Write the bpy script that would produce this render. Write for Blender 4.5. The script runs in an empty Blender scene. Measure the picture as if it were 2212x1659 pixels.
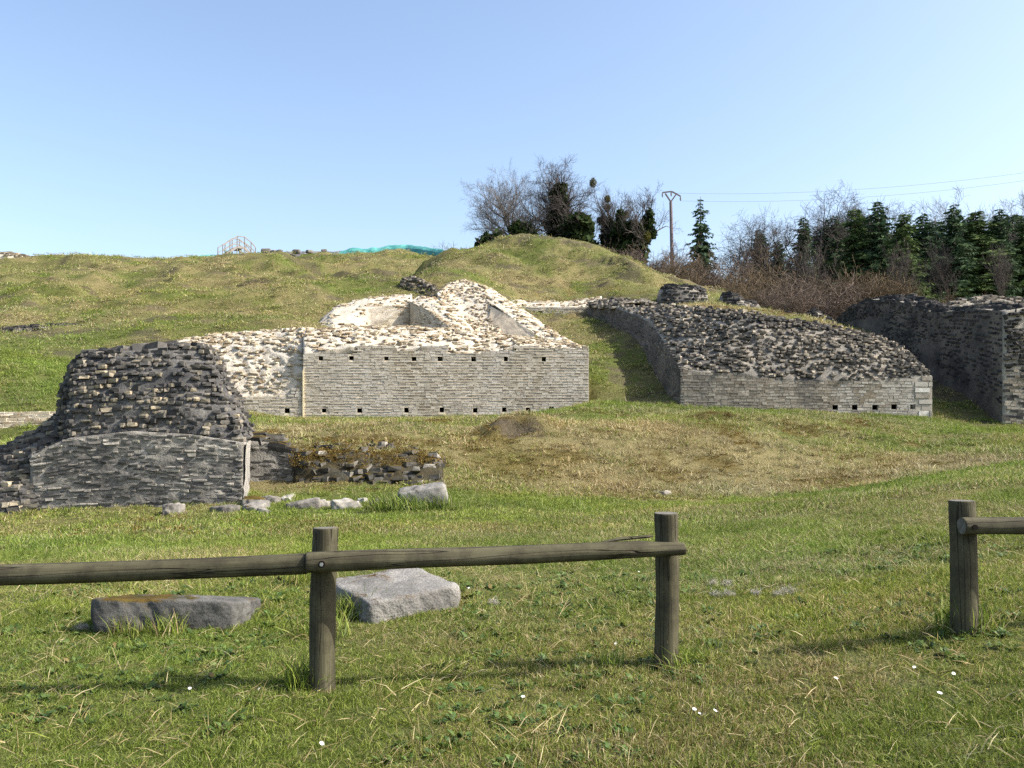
import bpy, math, random
import numpy as np
from mathutils import Vector, Matrix

rng = np.random.default_rng(7)
random.seed(7)
SC = bpy.context.scene
COL = SC.collection

# ------------------------------------------------------------------ camera
F, CX, CY, HOR = 1850.0, 1106.0, 829.5, 900.0      # measured on the photograph at 2212 x 1659
PITCH = math.atan((HOR - CY) / F)
CAMZ = 1.5
cam_data = bpy.data.cameras.new("camera")
cam_data.sensor_width = 36.0
cam_data.lens = 36.0 * F / 2212.0
cam_data.clip_end = 3000.0
cam_data.clip_start = 0.05
cam = bpy.data.objects.new("camera", cam_data)
cam.location = (0, 0, CAMZ)
cam.rotation_euler = (math.pi / 2 + PITCH, 0, 0)
COL.objects.link(cam)
SC.camera = cam

# ------------------------------------------------------------------ sky and sun
SUN_EL, SUN_AZ = math.radians(42), math.radians(99)   # azimuth clockwise from +Y (straight ahead)
world = bpy.data.worlds.new("World")
SC.world = world
world.use_nodes = True
wn = world.node_tree.nodes
sky = wn.new("ShaderNodeTexSky")
sky.sky_type = 'NISHITA'
sky.sun_disc = False
sky.sun_elevation = SUN_EL
sky.sun_rotation = SUN_AZ
sky.air_density = 1.0
sky.dust_density = 3.0
sky.ozone_density = 1.0
sky.altitude = 100
wn["Background"].inputs[1].default_value = 0.148
world.node_tree.links.new(sky.outputs[0], wn["Background"].inputs[0])
sun_data = bpy.data.lights.new("sun", 'SUN')
sun_data.energy = 4.5
sun_data.angle = math.radians(0.53)
sun_data.color = (1.0, 0.95, 0.86)
sun = bpy.data.objects.new("sun", sun_data)
sd = Vector((math.sin(SUN_AZ) * math.cos(SUN_EL), math.cos(SUN_AZ) * math.cos(SUN_EL), math.sin(SUN_EL)))
sun.rotation_euler = sd.to_track_quat('Z', 'Y').to_euler()
sun.location = (40, 10, 60)
COL.objects.link(sun)
SC.view_settings.view_transform = 'Standard'
SC.view_settings.look = 'None'
SC.view_settings.exposure = 1.0
SC.view_settings.gamma = 1.0
SC.cycles.use_denoising = False
SC.cycles.max_bounces = 6
SC.cycles.transparent_max_bounces = 8

# ------------------------------------------------------------------ helpers
cp_, sp_ = math.cos(PITCH), math.sin(PITCH)
def ray(px, py):
    u, v = (px - CX) / F, (CY - py) / F
    return np.array([u, cp_ - v * sp_, sp_ + v * cp_])
def at(px, py, Y):
    d = ray(px, py)
    return np.array([0, 0, CAMZ]) + d * (Y / d[1])
def project(P):
    x, y, z = P[0], P[1], P[2] - CAMZ
    dep = y * cp_ + z * sp_
    up = -y * sp_ + z * cp_
    return CX + F * x / dep, CY - F * up / dep
def onplane(px, py, A, B):
    """the point where the pixel's ray meets the vertical plane through A and B"""
    d = ray(px, py)
    n = np.array([B[1] - A[1], -(B[0] - A[0]), 0.0])
    t = ((A[0]) * n[0] + A[1] * n[1]) / (d[0] * n[0] + d[1] * n[1])
    return np.array([0, 0, CAMZ]) + d * t

def _hash(ix, iy, s):
    h = (ix.astype(np.int64) * 374761393 + iy.astype(np.int64) * 668265263 + s * 1442695041) & 0xffffffff
    h = ((h ^ (h >> 13)) * 1274126177) & 0xffffffff
    h = ((h ^ (h >> 16)) * 2246822519) & 0xffffffff
    return (h ^ (h >> 15)) / 4294967296.0
def vnoise(x, y, s=0):
    x = np.asarray(x, float); y = np.asarray(y, float)
    ix, iy = np.floor(x), np.floor(y)
    fx, fy = x - ix, y - iy
    fx = fx * fx * (3 - 2 * fx); fy = fy * fy * (3 - 2 * fy)
    a, b = _hash(ix, iy, s), _hash(ix + 1, iy, s)
    c, d = _hash(ix, iy + 1, s), _hash(ix + 1, iy + 1, s)
    return (a + (b - a) * fx) * (1 - fy) + (c + (d - c) * fx) * fy
def fbm(x, y, s=0, o=4):
    t = 0.0; a = 0.5; n = 0
    for k in range(o):
        t = t + a * vnoise(x, y, s + k * 17); n += a
        x = np.asarray(x) * 2.03 + 3.1; y = np.asarray(y) * 2.03 + 1.7; a *= 0.5
    return t / n
def sstep(a, b, x):
    t = np.clip((x - a) / (b - a), 0, 1)
    return t * t * (3 - 2 * t)

def raw_mesh(name, V, Fc, mat=None, smooth=False):
    """V (n,3); Fc either an (m,k) array or a list of faces"""
    me = bpy.data.meshes.new(name)
    V = np.asarray(V, np.float32)
    if isinstance(Fc, np.ndarray):
        m, k = Fc.shape
        me.vertices.add(len(V)); me.vertices.foreach_set("co", V.ravel())
        me.loops.add(m * k); me.loops.foreach_set("vertex_index", Fc.astype(np.int32).ravel())
        me.polygons.add(m)
        me.polygons.foreach_set("loop_start", np.arange(0, m * k, k, dtype=np.int32))
        me.polygons.foreach_set("loop_total", np.full(m, k, np.int32))
        me.update(calc_edges=True)
    else:
        me.from_pydata([tuple(map(float, v)) for v in V], [], [tuple(int(i) for i in f) for f in Fc])
    me.validate()
    me.polygons.foreach_set("use_smooth", np.full(len(me.polygons), bool(smooth)))
    if mat: me.materials.append(mat)
    return me
def link(name, me, parent=None):
    o = bpy.data.objects.new(name, me)
    COL.objects.link(o)
    if parent is not None:
        o.parent = parent
        o.matrix_parent_inverse = Matrix.Translation(-Vector(parent.location))
    return o
def obj(name, V, Fc, mat, parent=None, smooth=False):
    return link(name, raw_mesh(name, V, Fc, mat, smooth), parent)
def tag(o, label=None, cat=None, group=None, kind=None):
    if label: o["label"] = label
    if cat: o["category"] = cat
    if group: o["group"] = group
    if kind: o["kind"] = kind
    return o
def thing(name, loc, label, cat, group=None):
    o = bpy.data.objects.new(name, None)
    o.empty_display_size = 0.2
    o.location = Vector([float(c) for c in loc])
    COL.objects.link(o)
    return tag(o, label, cat, group)

class MB:
    """collects shapes for one mesh"""
    def __init__(s): s.V = []; s.F = []; s.n = 0
    def add(s, V, Fc):
        V = np.asarray(V, float)
        s.V.append(V); s.F += [tuple(i + s.n for i in f) for f in Fc]; s.n += len(V)
    def box(s, c, ex, ey, ez):
        c, ex, ey, ez = (np.asarray(a, float) for a in (c, ex, ey, ez))
        V = [c + a * ex + b * ey + d * ez for d in (-.5, .5) for b in (-.5, .5) for a in (-.5, .5)]
        s.add(V, [(0, 2, 3, 1), (4, 5, 7, 6), (0, 1, 5, 4), (2, 6, 7, 3), (0, 4, 6, 2), (1, 3, 7, 5)])
    def bar(s, a, b, w, h, up=(0, 0, 1)):
        a, b = np.asarray(a, float), np.asarray(b, float)
        d = b - a; L = np.linalg.norm(d); d = d / L
        side = np.cross(d, up); side /= np.linalg.norm(side) + 1e-9
        u = np.cross(side, d)
        s.box((a + b) / 2, d * L, side * w, u * h)
    def tube(s, P, R, k=6, cap=True):
        P = np.asarray(P, float); n = len(P)
        R = np.broadcast_to(np.asarray(R, float), (n,))
        T = np.gradient(P, axis=0); T /= np.linalg.norm(T, axis=1)[:, None] + 1e-9
        ref = np.array([0, 0, 1.0]) if abs(T[0][2]) < 0.9 else np.array([1.0, 0, 0])
        a = np.cross(T, ref); a /= np.linalg.norm(a, axis=1)[:, None] + 1e-9
        b = np.cross(T, a)
        th = np.arange(k) * 2 * math.pi / k
        V = (P[:, None, :] + R[:, None, None] * (np.cos(th)[None, :, None] * a[:, None, :] + np.sin(th)[None, :, None] * b[:, None, :])).reshape(-1, 3)
        Fc = [(i * k + j, i * k + (j + 1) % k, (i + 1) * k + (j + 1) % k, (i + 1) * k + j) for i in range(n - 1) for j in range(k)]
        if cap: Fc += [tuple(range(k - 1, -1, -1)), tuple((n - 1) * k + j for j in range(k))]
        s.add(V, Fc)
    def build(s, name, mat, parent=None, smooth=False):
        return obj(name, np.concatenate(s.V), s.F, mat, parent, smooth)

# ------------------------------------------------------------------ materials
class NT:
    def __init__(s, name):
        s.m = bpy.data.materials.new(name); s.m.use_nodes = True
        s.t = s.m.node_tree; s.n = s.t.nodes; s.b = s.n["Principled BSDF"]
        s.b.inputs["Roughness"].default_value = 0.95
        s.b.inputs["Specular IOR Level"].default_value = 0.15
    def L(s, a, b): s.t.links.new(a, b)
    def node(s, ty, **kw):
        nd = s.n.new(ty)
        for k, v in kw.items(): setattr(nd, k, v)
        return nd
    def put(s, sock, v):
        if hasattr(v, "is_output"): s.L(v, sock)
        else: sock.default_value = v
    def math(s, op, a, b=0.0, clamp=False):
        nd = s.node("ShaderNodeMath", operation=op, use_clamp=clamp)
        s.put(nd.inputs[0], a); s.put(nd.inputs[1], b)
        return nd.outputs[0]
    def pos(s): return s.node("ShaderNodeNewGeometry").outputs["Position"]
    def objc(s): return s.node("ShaderNodeTexCoord").outputs["Object"]
    def mapping(s, v, scale=(1, 1, 1), rot=(0, 0, 0)):
        nd = s.node("ShaderNodeMapping"); s.L(v, nd.inputs[0])
        nd.inputs["Scale"].default_value = scale; nd.inputs["Rotation"].default_value = rot
        return nd.outputs[0]
    def noise(s, v, scale, detail=4, rough=0.6, dist=0.0):
        nd = s.node("ShaderNodeTexNoise"); s.L(v, nd.inputs["Vector"])
        nd.inputs["Scale"].default_value = scale; nd.inputs["Detail"].default_value = detail
        nd.inputs["Roughness"].default_value = rough; nd.inputs["Distortion"].default_value = dist
        return nd.outputs["Fac"]
    def voro(s, v, scale, feature='F1'):
        nd = s.node("ShaderNodeTexVoronoi", feature=feature); s.L(v, nd.inputs["Vector"])
        nd.inputs["Scale"].default_value = scale
        return nd.outputs["Distance"]
    def ramp(s, f, stops, interp='LINEAR'):
        nd = s.node("ShaderNodeValToRGB"); s.put(nd.inputs[0], f)
        cr = nd.color_ramp; cr.interpolation = interp
        while len(cr.elements) < len(stops): cr.elements.new(0.5)
        for e, (p, c) in zip(cr.elements, stops):
            e.position = p
            e.color = (c, c, c, 1) if isinstance(c, (int, float)) else (*c, 1)
        return nd.outputs[0]
    def mix(s, f, a, b, mode='MIX'):
        nd = s.node("ShaderNodeMix", data_type='RGBA', blend_type=mode)
        s.put(nd.inputs[0], f)
        for sock, v in ((nd.inputs[6], a), (nd.inputs[7], b)):
            s.put(sock, (*v, 1) if isinstance(v, tuple) and len(v) == 3 else v)
        return nd.outputs[2]
    def rnd(s):
        oi = s.node("ShaderNodeObjectInfo").outputs["Random"]
        gi = s.node("ShaderNodeNewGeometry").outputs["Random Per Island"]
        return s.math('FRACT', s.math('ADD', oi, gi))
    def bump(s, h, strength, dist):
        nd = s.node("ShaderNodeBump"); s.L(h, nd.inputs["Height"])
        nd.inputs["Strength"].default_value = strength; nd.inputs["Distance"].default_value = dist
        s.L(nd.outputs[0], s.b.inputs["Normal"])
    def base(s, c): s.put(s.b.inputs["Base Color"], (*c, 1) if isinstance(c, tuple) else c); return s

def stone_mat(name, stops, stain=None, stain_amt=0.5, stain_scale=0.6, moss=0.0, grain=14.0, bump=0.6, vert=False):
    """stops: ramp of stone colours picked stone by stone; stain: dirt or lichen growing in large patches"""
    t = NT(name)
    p = t.pos()
    c = t.ramp(t.rnd(), stops)
    g = t.noise(p, grain, 5, 0.65)
    c = t.mix(1.0, c, t.ramp(g, [(0.25, 0.62), (0.5, 1.0), (0.78, 1.3)]), 'MULTIPLY')
    if stain is not None:
        sv = t.mapping(p, (1, 1, 0.22)) if vert else p
        sf = t.noise(sv, stain_scale, 4, 0.62)
        sf = t.ramp(sf, [(0.5 - 0.3 * stain_amt, 0.0), (0.78 - 0.3 * stain_amt, 1.0)])
        fine = t.ramp(t.noise(p, 9.0, 3), [(0.3, 0.25), (0.62, 1.0)])
        c = t.mix(t.math('MULTIPLY', sf, fine), c, stain)
    if moss > 0:
        sep = t.node("ShaderNodeSeparateXYZ"); t.L(t.node("ShaderNodeNewGeometry").outputs["Normal"], sep.inputs[0])
        up = t.ramp(sep.outputs[2], [(0.35, 0.0), (0.75, 1.0)])
        mf = t.ramp(t.noise(p, 2.2, 4), [(0.62 - 0.3 * moss, 0.0), (0.72 - 0.3 * moss, 1.0)])
        mc = t.ramp(t.noise(p, 6.0, 3), [(0.3, (0.028, 0.030, 0.007)), (0.55, (0.075, 0.048, 0.010)), (0.75, (0.11, 0.085, 0.016))])
        c = t.mix(t.math('MULTIPLY', up, mf), c, mc)
    t.base(c)
    t.bump(t.noise(p, 42.0, 5, 0.7), bump, 0.012)
    return t.m
def mortar_mat(name, a, b, stain=None, amt=0.5, scale=0.7, bump=0.5):
    t = NT(name); p = t.pos()
    c = t.ramp(t.noise(p, 5.0, 5, 0.7), [(0.3, a), (0.7, b)])
    if stain is not None:
        sf = t.ramp(t.noise(p, scale, 5, 0.65), [(0.5 - 0.3 * amt, 0.0), (0.8 - 0.3 * amt, 1.0)])
        c = t.mix(sf, c, stain)
    t.base(c)
    t.bump(t.noise(p, 22.0, 5, 0.7), bump, 0.04)
    return t.m

M = {}
M['pier'] = stone_mat('weathered_black_stone', [(0.0, (0.055, 0.052, 0.048)), (0.55, (0.11, 0.103, 0.094)), (0.8, (0.18, 0.165, 0.142)), (1.0, (0.33, 0.285, 0.21))], (0.045, 0.044, 0.044), 0.35, 0.9, 0.0)
M['pier_light'] = stone_mat('weathered_tan_stone', [(0.0, (0.10, 0.095, 0.08)), (0.5, (0.27, 0.23, 0.16)), (1.0, (0.42, 0.35, 0.24))], (0.06, 0.06, 0.06), 0.3, 1.5)
M['pier_mortar'] = mortar_mat('old_grey_mortar', (0.10, 0.097, 0.09), (0.24, 0.225, 0.20), (0.05, 0.05, 0.052), 0.6, 1.2, 0.8)
M['pier_face'] = mortar_mat('old_rough_plaster', (0.15, 0.14, 0.122), (0.42, 0.39, 0.335), (0.085, 0.08, 0.075), 0.35, 1.4, 1.0)
M['pier_side'] = mortar_mat('sunlit_pier_plaster', (0.30, 0.28, 0.25), (0.45, 0.42, 0.37), (0.10, 0.10, 0.10), 0.2, 1.4, 1.0)  # lighter than the front: sunlight on the pier's right side put into the colour
M['pier_flat'] = stone_mat('flat_lichen_stone', [(0.0, (0.075, 0.071, 0.066)), (0.5, (0.20, 0.185, 0.16)), (1.0, (0.42, 0.385, 0.32))], (0.065, 0.062, 0.06), 0.35, 0.8, bump=0.9)
M['new_stone'] = stone_mat('restored_tan_stone', [(0.0, (0.22, 0.165, 0.105)), (0.35, (0.33, 0.27, 0.185)), (0.7, (0.43, 0.37, 0.27)), (1.0, (0.52, 0.47, 0.38))], None, grain=10)
M['new_mortar'] = mortar_mat('fresh_white_mortar', (0.38, 0.335, 0.265), (0.54, 0.49, 0.41), bump=1.0)
M['face_stone'] = stone_mat('grey_tan_ashlar', [(0.0, (0.19, 0.152, 0.105)), (0.35, (0.27, 0.235, 0.18)), (0.7, (0.35, 0.315, 0.255)), (1.0, (0.44, 0.405, 0.34))], (0.42, 0.40, 0.365), 0.5, 0.55, bump=1.0)
M['face_mortar'] = mortar_mat('pale_joint_mortar', (0.50, 0.43, 0.32), (0.64, 0.57, 0.45), (0.40, 0.36, 0.29), 0.3, 0.8)
M['line'] = mortar_mat('yellow_joint', (0.62, 0.52, 0.33), (0.70, 0.60, 0.40))
M['dark_stone'] = stone_mat('dark_ruin_stone', [(0.0, (0.075, 0.068, 0.058)), (0.5, (0.16, 0.142, 0.115)), (0.85, (0.29, 0.25, 0.195)), (1.0, (0.45, 0.39, 0.305))], (0.06, 0.058, 0.057), 0.35, 0.5, moss=0.0)
M['dark_mortar'] = mortar_mat('aged_mortar', (0.20, 0.18, 0.15), (0.42, 0.38, 0.31), (0.08, 0.078, 0.075), 0.5, 0.9, 0.9)
M['old_face'] = stone_mat('stained_ashlar', [(0.0, (0.17, 0.14, 0.10)), (0.5, (0.28, 0.24, 0.185)), (1.0, (0.42, 0.375, 0.30))], (0.10, 0.095, 0.088), 0.45, 0.8, vert=True, bump=1.0)
M['old_mortar'] = mortar_mat('stained_joint', (0.32, 0.29, 0.24), (0.46, 0.42, 0.35), (0.11, 0.108, 0.10), 0.45, 0.8)
M['shade_stone'] = stone_mat('black_shaded_stone', [(0.0, (0.030, 0.030, 0.030)), (0.6, (0.062, 0.058, 0.055)), (1.0, (0.15, 0.135, 0.115))], (0.028, 0.028, 0.03), 0.45, 0.5)  # black stone, its colour darkened further for the far right wall's shade
M['shade_plaster'] = mortar_mat('shaded_side_plaster', (0.12, 0.105, 0.085), (0.22, 0.19, 0.155), (0.055, 0.052, 0.05), 0.45, 0.7)  # plaster of the left-facing sides, with their shade put into the colour
M['tan_plaster'] = mortar_mat('tan_plaster', (0.55, 0.45, 0.31), (0.68, 0.57, 0.41), (0.44, 0.36, 0.26), 0.4, 1.2)
M['quoin'] = stone_mat('new_white_block', [(0.0, (0.52, 0.49, 0.43)), (1.0, (0.64, 0.61, 0.55))], None, grain=6, bump=0.3)
M['mossy'] = stone_mat('mossy_rubble', [(0.0, (0.045, 0.043, 0.038)), (0.55, (0.10, 0.093, 0.08)), (0.9, (0.20, 0.185, 0.155)), (1.0, (0.40, 0.37, 0.32))], (0.05, 0.05, 0.047), 0.3, 1.0, moss=0.95)
M['rock'] = stone_mat('field_rock', [(0.0, (0.14, 0.125, 0.105)), (1.0, (0.27, 0.25, 0.22))], (0.08, 0.077, 0.07), 0.45, 2.5, moss=0.35, grain=20, bump=1.0)
M['white_rock'] = stone_mat('pale_limestone', [(0.0, (0.27, 0.25, 0.215)), (1.0, (0.42, 0.395, 0.35))], (0.17, 0.16, 0.14), 0.35, 3.0, moss=0.2, grain=20)
M['shade_face'] = stone_mat('shaded_side_ashlar', [(0.0, (0.085, 0.070, 0.052)), (0.5, (0.15, 0.128, 0.10)), (1.0, (0.24, 0.21, 0.17))], (0.05, 0.049, 0.048), 0.5, 0.6, vert=True)  # darker copy of the stained ashlar: the left side's shade is in its colour
M['moss_core'] = mortar_mat('earthy_moss_core', (0.035, 0.030, 0.018), (0.085, 0.062, 0.022), (0.05, 0.05, 0.042), 0.5, 2.0, 1.0)
M['hole'] = mortar_mat('hole_lining', (0.05, 0.045, 0.04), (0.09, 0.08, 0.07))
# ------------------------------------------------------------------ the ground
GP = [  # pixel, distance ahead: where the photograph shows the ground
 (697,1488,4.7),(1440,1433,4.98),(2086,1368,4.7),(380,1366,5.9),(850,1326,6.4),(1500,1200,8.6),(2100,1150,7.9),(1500,1120,12.2),
 (300,1200,9.4),(1900,1080,11.3),(900,1180,9.7),
 (300,1095,16),(525,1088,16),(70,1103,16),(0,1110,15.8),(920,1090,15.5),(1020,1056,17.9),(1100,1060,17.8),(1200,1058,18.0),(1300,1054,18.3),(1440,1050,18.8),(1550,1036,19.8),(1700,1016,21.5),(1850,990,23.6),(1950,962,26),
 (2200,1000,17),(2200,940,27),(2165,918,31.9),(2240,925,31.6),(2015,905,31.6),(1800,893,31.2),(1470,879,31.2),(1600,886,31.2),(1900,899,31.4),
 
 (700,914,27),(900,911,27),(1000,910,28),(1200,911,27),(1350,905,28),
 (700,958,20.0),(820,955,20.1),(750,922,23),(880,920,23),(560,935,21.5),(950,985,19.5),(1000,1010,19.2),(1030,935,22.5),(1100,932,22.2),(1170,925,22.3),(1100,1000,19.7),(1200,990,19.9),(1000,925,24.5),
 (1300,926,22.8),(1400,922,23.4),(1300,990,20.2),(1400,985,20.8),(1500,917,25),(1500,985,21.3),(1600,926,25),(1600,980,22),(1700,938,25.2),(1800,945,26),(1750,975,23.6),
 (580,1062,17.8),(640,1058,17.3),(800,1057,17.4),(940,1054,17.2),(650,1088,16),
 (30,968,20),(70,950,22.6),(0,948,23.6),(110,946,23.6),(-80,950,23.6),(60,888,25.4),(0,888,25.4),(120,886,25.4),(-80,888,25.4),(100,800,29),(0,720,36.5),(200,740,34.8),(350,737,34.5),
 (430,732,35.2),(520,716,35.4),(600,709,35.5),(700,706,36.2),(830,708,37),(880,708,37.5),(1040,722,36),
 (0,640,47),(0,562,68),(200,620,52),(200,553,72),(130,547,70),(400,650,45),(400,556,74),(330,556,74),(500,559,74),(600,552,76),(720,543,77),(850,540,78),(940,546,72),
 (900,590,54),(930,570,60),(955,551,67),(960,557,50.5),(930,579,47.8),(640,690,39.5),(760,645,42.5),(850,618,44.5),(700,625,47),(600,640,46),(700,598,55),(830,572,60),
 (890,607,45.6),(1000,536,56),(1060,517,57),(1110,511,57),(1200,520,57),(1300,533,56),(1380,560,54),(1440,590,52),(1500,615,50),(1560,640,48),
 (1000,603,44.6),(1090,640,44.8),(1150,648,45.5),(1290,648,46),(1400,640,46),(1500,657,44),
 (1100,580,49),(1250,590,49.5),(1400,610,48),(985,575,49),
 (1290,868,32.3),(1400,872,31.8),(1460,870,31.6),(1290,800,34.5),(1380,795,35.8),(1300,720,40),(1200,690,42.6),(1180,684,43.6),(1265,682,43.6),
 (1480,674,37.8),(1600,679,36.2),(1690,687,35.6),(1760,705,35.2),(1860,726,34.8),(1440,666,39.5),(1600,668,38.5),(1690,682,38),
 (2129,898,33),(2059,846,35.3),(2019,821,37.2),(1940,765,40.8),(1880,728,43.3),
 (1640,670,46.5),(1800,705,46.5),
]
GX = [  # hidden or out of view
 (-2,3,0),(0,3,.03),(2,3,.2),(3,1,.3),(-3,1,0),(0,-6,0),(-14,-6,0),(14,-6,.4),(-14,6,-.05),(14,8,.7),(-25,16,0),(25,18,1.0),(40,15,1.3),(-40,15,.3),
 (30,31,1.5),(45,31,2),(26,45,6),(40,50,7),(-35,36,5),(-50,50,9),(-50,70,14.5),(-80,70,14.5),(-20,90,14.5),(-7,86,13.8),(0,90,16.5),(4,84,17.2),(9,84,16.8),(13,86,15.8),(-40,95,14.5),
 (1,66,13.0),(8,65,12.0),(16,60,7.0),(24,60,7.4),(34,62,8),(45,75,10),(20,78,9.5),(35,90,11.5),(60,60,9),(60,30,3),(90,90,12),(90,40,5),(90,0,1),(-90,0,0),(-90,35,5),
 (0,120,12),(60,120,12),(-60,120,14),(120,120,12),(-120,120,14),(120,60,9),(-120,60,13),
 (-6.8,49,8.5),(-7.2,53,9.3),(-7.6,58,10.6),(-9,19.5,.7),(-8,24,1.1),(-7.5,28,1.3),(-12,20,.75),(-14,18,0.5),(-10.5,30,1.8),
 (8.5,35.2,4.8),(13,34,4.0),(15.2,33.4,2.6),(16.5,36,2.9),(4,40.5,5.6),(7,40,6.4),(-2.0,38.6,4.3),(-1.6,40.5,4.9),(-0.4,38.8,4.4),(-0.8,41,5.6),(-2.8,40,5.0),(0.6,37.5,4.3),(-1.2,42.3,6.6),(-5.5,38.4,5.0),(-6.6,38.0,4.9),(-4.5,38.0,4.9),(-6,41.6,6.8),(-4.4,42.4,7.3),(-8.6,38.6,5.6),(0.3,36.4,4.3),(-1.5,36.5,4.4),
 (22,35,4.5),(22,39,5.5),(22,44,6.2),
]
def _tps(r2):
    return 0.5 * r2 * np.log(r2 + 1e-9)
def _warp(x, y):
    # equalise scales: far points are spaced wider than near ones
    y = np.maximum(y, -8)
    return x * 20 / (y + 18.5), np.log1p(y / 10.0 + 0.85) * 20
class Sheet:
    """a smooth surface through points"""
    def __init__(s, C):
        s.wx, s.wy = _warp(C[:, 0], C[:, 1]); n = s.n = len(C)
        A = np.zeros((n + 3, n + 3))
        A[:n, :n] = _tps((s.wx[:, None] - s.wx[None]) ** 2 + (s.wy[:, None] - s.wy[None]) ** 2) + np.eye(n) * 0.02
        A[:n, n:] = np.stack([np.ones(n), s.wx, s.wy], 1); A[n:, :n] = A[:n, n:].T
        s.W = np.linalg.solve(A, np.concatenate([C[:, 2], np.zeros(3)]))
    def __call__(s, x, y):
        out = np.empty(len(x))
        for i in range(0, len(x), 20000):
            wx, wy = _warp(x[i:i + 20000], y[i:i + 20000])
            K = _tps((wx[:, None] - s.wx[None]) ** 2 + (wy[:, None] - s.wy[None]) ** 2)
            out[i:i + 20000] = K @ s.W[:s.n] + s.W[s.n] + s.W[s.n + 1] * wx + s.W[s.n + 2] * wy
        return out
# the lines of the two retaining walls: ground in front of them is one surface, ground behind another
A2, B2 = at(400, 900, 31.0), at(1272, 900, 33.2)
A4, B4 = at(1470, 880, 31.5), at(2014, 880, 31.9)
FRONT = [(440,905,30.9),(560,905,31.2),(655,905,31.5),(800,905,31.9),(900,905,32.1),(1000,905,32.4),(1100,904,32.6),(1180,901,32.8),(1272,886,33.0),(1340,872,32.6),(1420,873,31.9),
         (1470,880,31.4),(1600,886,31.5),(1800,893,31.7),(1900,900,31.7),(2014,906,31.8)]
def trim(p):
    x_, y_, Y_ = p   # the turf's own unevenness stands above these points
    return (x_, y_ + ((18 if x_ > 300 else 9) if Y_ >= 58 and x_ < 960 else 8 if Y_ >= 52 and x_ >= 960 and x_ < 1370 else 12 if Y_ >= 47.5 and x_ >= 1370 and x_ < 1600 else 0), Y_)
PTS = np.array([at(*trim(p)) for p in GP] + [list(map(float, p)) for p in GX])
FR = np.array([at(*p) for p in GP if p[2] < 32.5 or p[:2] in ((2129, 898),)] + [at(*p) for p in FRONT] + [list(map(float, p)) for p in GX if p[1] < 31] + [[-30, 34, 2.2], [30, 34, 2.0], [0, 40, 2.0], [-14, 36, 2.0], [16, 38, 1.8]])
S_all = Sheet(np.concatenate([PTS, np.array([at(*p) for p in FRONT])]))
S_front = Sheet(FR)
def gsmooth(x, y):
    x = np.asarray(x, float); y = np.asarray(y, float)
    sh = x.shape; x = x.ravel(); y = y.ravel()
    far = sstep(95, 130, np.hypot(x, y * 0.95))
    xc, yc = np.clip(x, -115, 115), np.clip(y, -6, 118)
    out = S_all(xc, yc)
    sel = np.where((y > 26) & (y < 36) & (np.abs(x) < 20))[0]
    if len(sel):
        xs, ys = x[sel], y[sel]; zf = S_front(xs, ys); m = np.zeros(len(sel))
        for a, b in ((A2, B2), (A4, B4)):
            t_ = (xs - a[0]) / (b[0] - a[0])
            d = ys - (a[1] + t_ * (b[1] - a[1]))
            e = 0.35 / (b[0] - a[0])
            m = np.maximum(m, sstep(-e, 0.0, t_) * (1 - sstep(1.0, 1 + e, t_)) * (1 - sstep(0.25, 0.7, d)) * sstep(26, 29, ys))
        out[sel] = out[sel] * (1 - m) + zf * m
    base = np.where(y < 20, 0.5, np.clip(12 * (y - 10) / 80, 0.5, 12))
    return (out * (1 - far) + base * far).reshape(sh)
def ghump(x, y):
    """the eroded lump on the bank and the small creases of the slopes"""
    z = 0.0
    cx, cy = 0.15, 21.6
    yf = cy + 0.25 * np.sin(x * 2.3) + 0.10 * np.sin(x * 6.1 + 1)
    w = np.exp(-((x - cx) / 0.85) ** 4)
    z = z + 0.42 * w * sstep(-0.10, 0.14, y - yf) * (1 - sstep(0.3, 2.4, y - yf))
    yf2 = 26.2 - 0.35 * (x - 9) + 0.2 * np.sin(x * 1.7)
    z = z + 0.28 * sstep(5.2, 7.0, x) * (1 - sstep(10.5, 13, x)) * sstep(-0.3, 0.3, y - yf2) * (1 - sstep(0.5, 3.5, y - yf2))
    # crease under the left side of the mound
    d = (y - (42.0 + (x + 16) * 0.52)) + 0.35 * np.sin(x * 0.9)
    on = sstep(-19, -15, x) * (1 - sstep(-7.0, -5.0, x))
    z = z + on * (0.45 * np.exp(-((d + 1.1) / 0.8) ** 2) - 0.8 * np.exp(-((d - 0.6) / 0.8) ** 2))
    return z
def gdetail(x, y):
    hill = sstep(33, 40, y)
    bank = sstep(16.5, 18, y) * (1 - sstep(27, 31, y)) * (1 - sstep(9, 12, np.abs(x)))
    z = (fbm(x * 0.9, y * 0.9, 3) - 0.5) * 0.07
    z = z + (fbm(x * 4.5, y * 4.5, 5, 3) - 0.5) * (0.035 + 0.10 * bank + 0.07 * hill)
    ruin = 1 - 0.9 * sstep(-10, -8, x) * (1 - sstep(20, 22, x)) * (1 - sstep(45.5, 48, y - 6 * sstep(8, 12, x)))      # the turf between the walls lies quieter
    z = z + ruin * sstep(36, 46, y) * (fbm(x * 0.16, y * 0.55, 9) - 0.5) * 0.9 + ruin * sstep(37, 44, y) * (1 - sstep(60, 68, y)) * (fbm(x * 0.30 + 0.1 * y, y * 0.24, 15, 2) - 0.5) * 1.5
    z = z + ruin * hill * (fbm(x * 0.9, y * 1.6, 11, 3) - 0.5) * 0.5 + ruin * sstep(38, 46, y) * 0.35 * (sstep(0.45, 0.55, fbm(x * 0.22 + 3, y * 0.5 + x * 0.1, 13, 3)) - 0.5)
    return z
def gz(x, y):
    x = np.asarray(x, float); y = np.asarray(y, float)
    return gsmooth(x, y) + ghump(x, y) + gdetail(x, y)
def gz1(x, y): return float(gz(np.array([x]), np.array([y]))[0])

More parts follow.
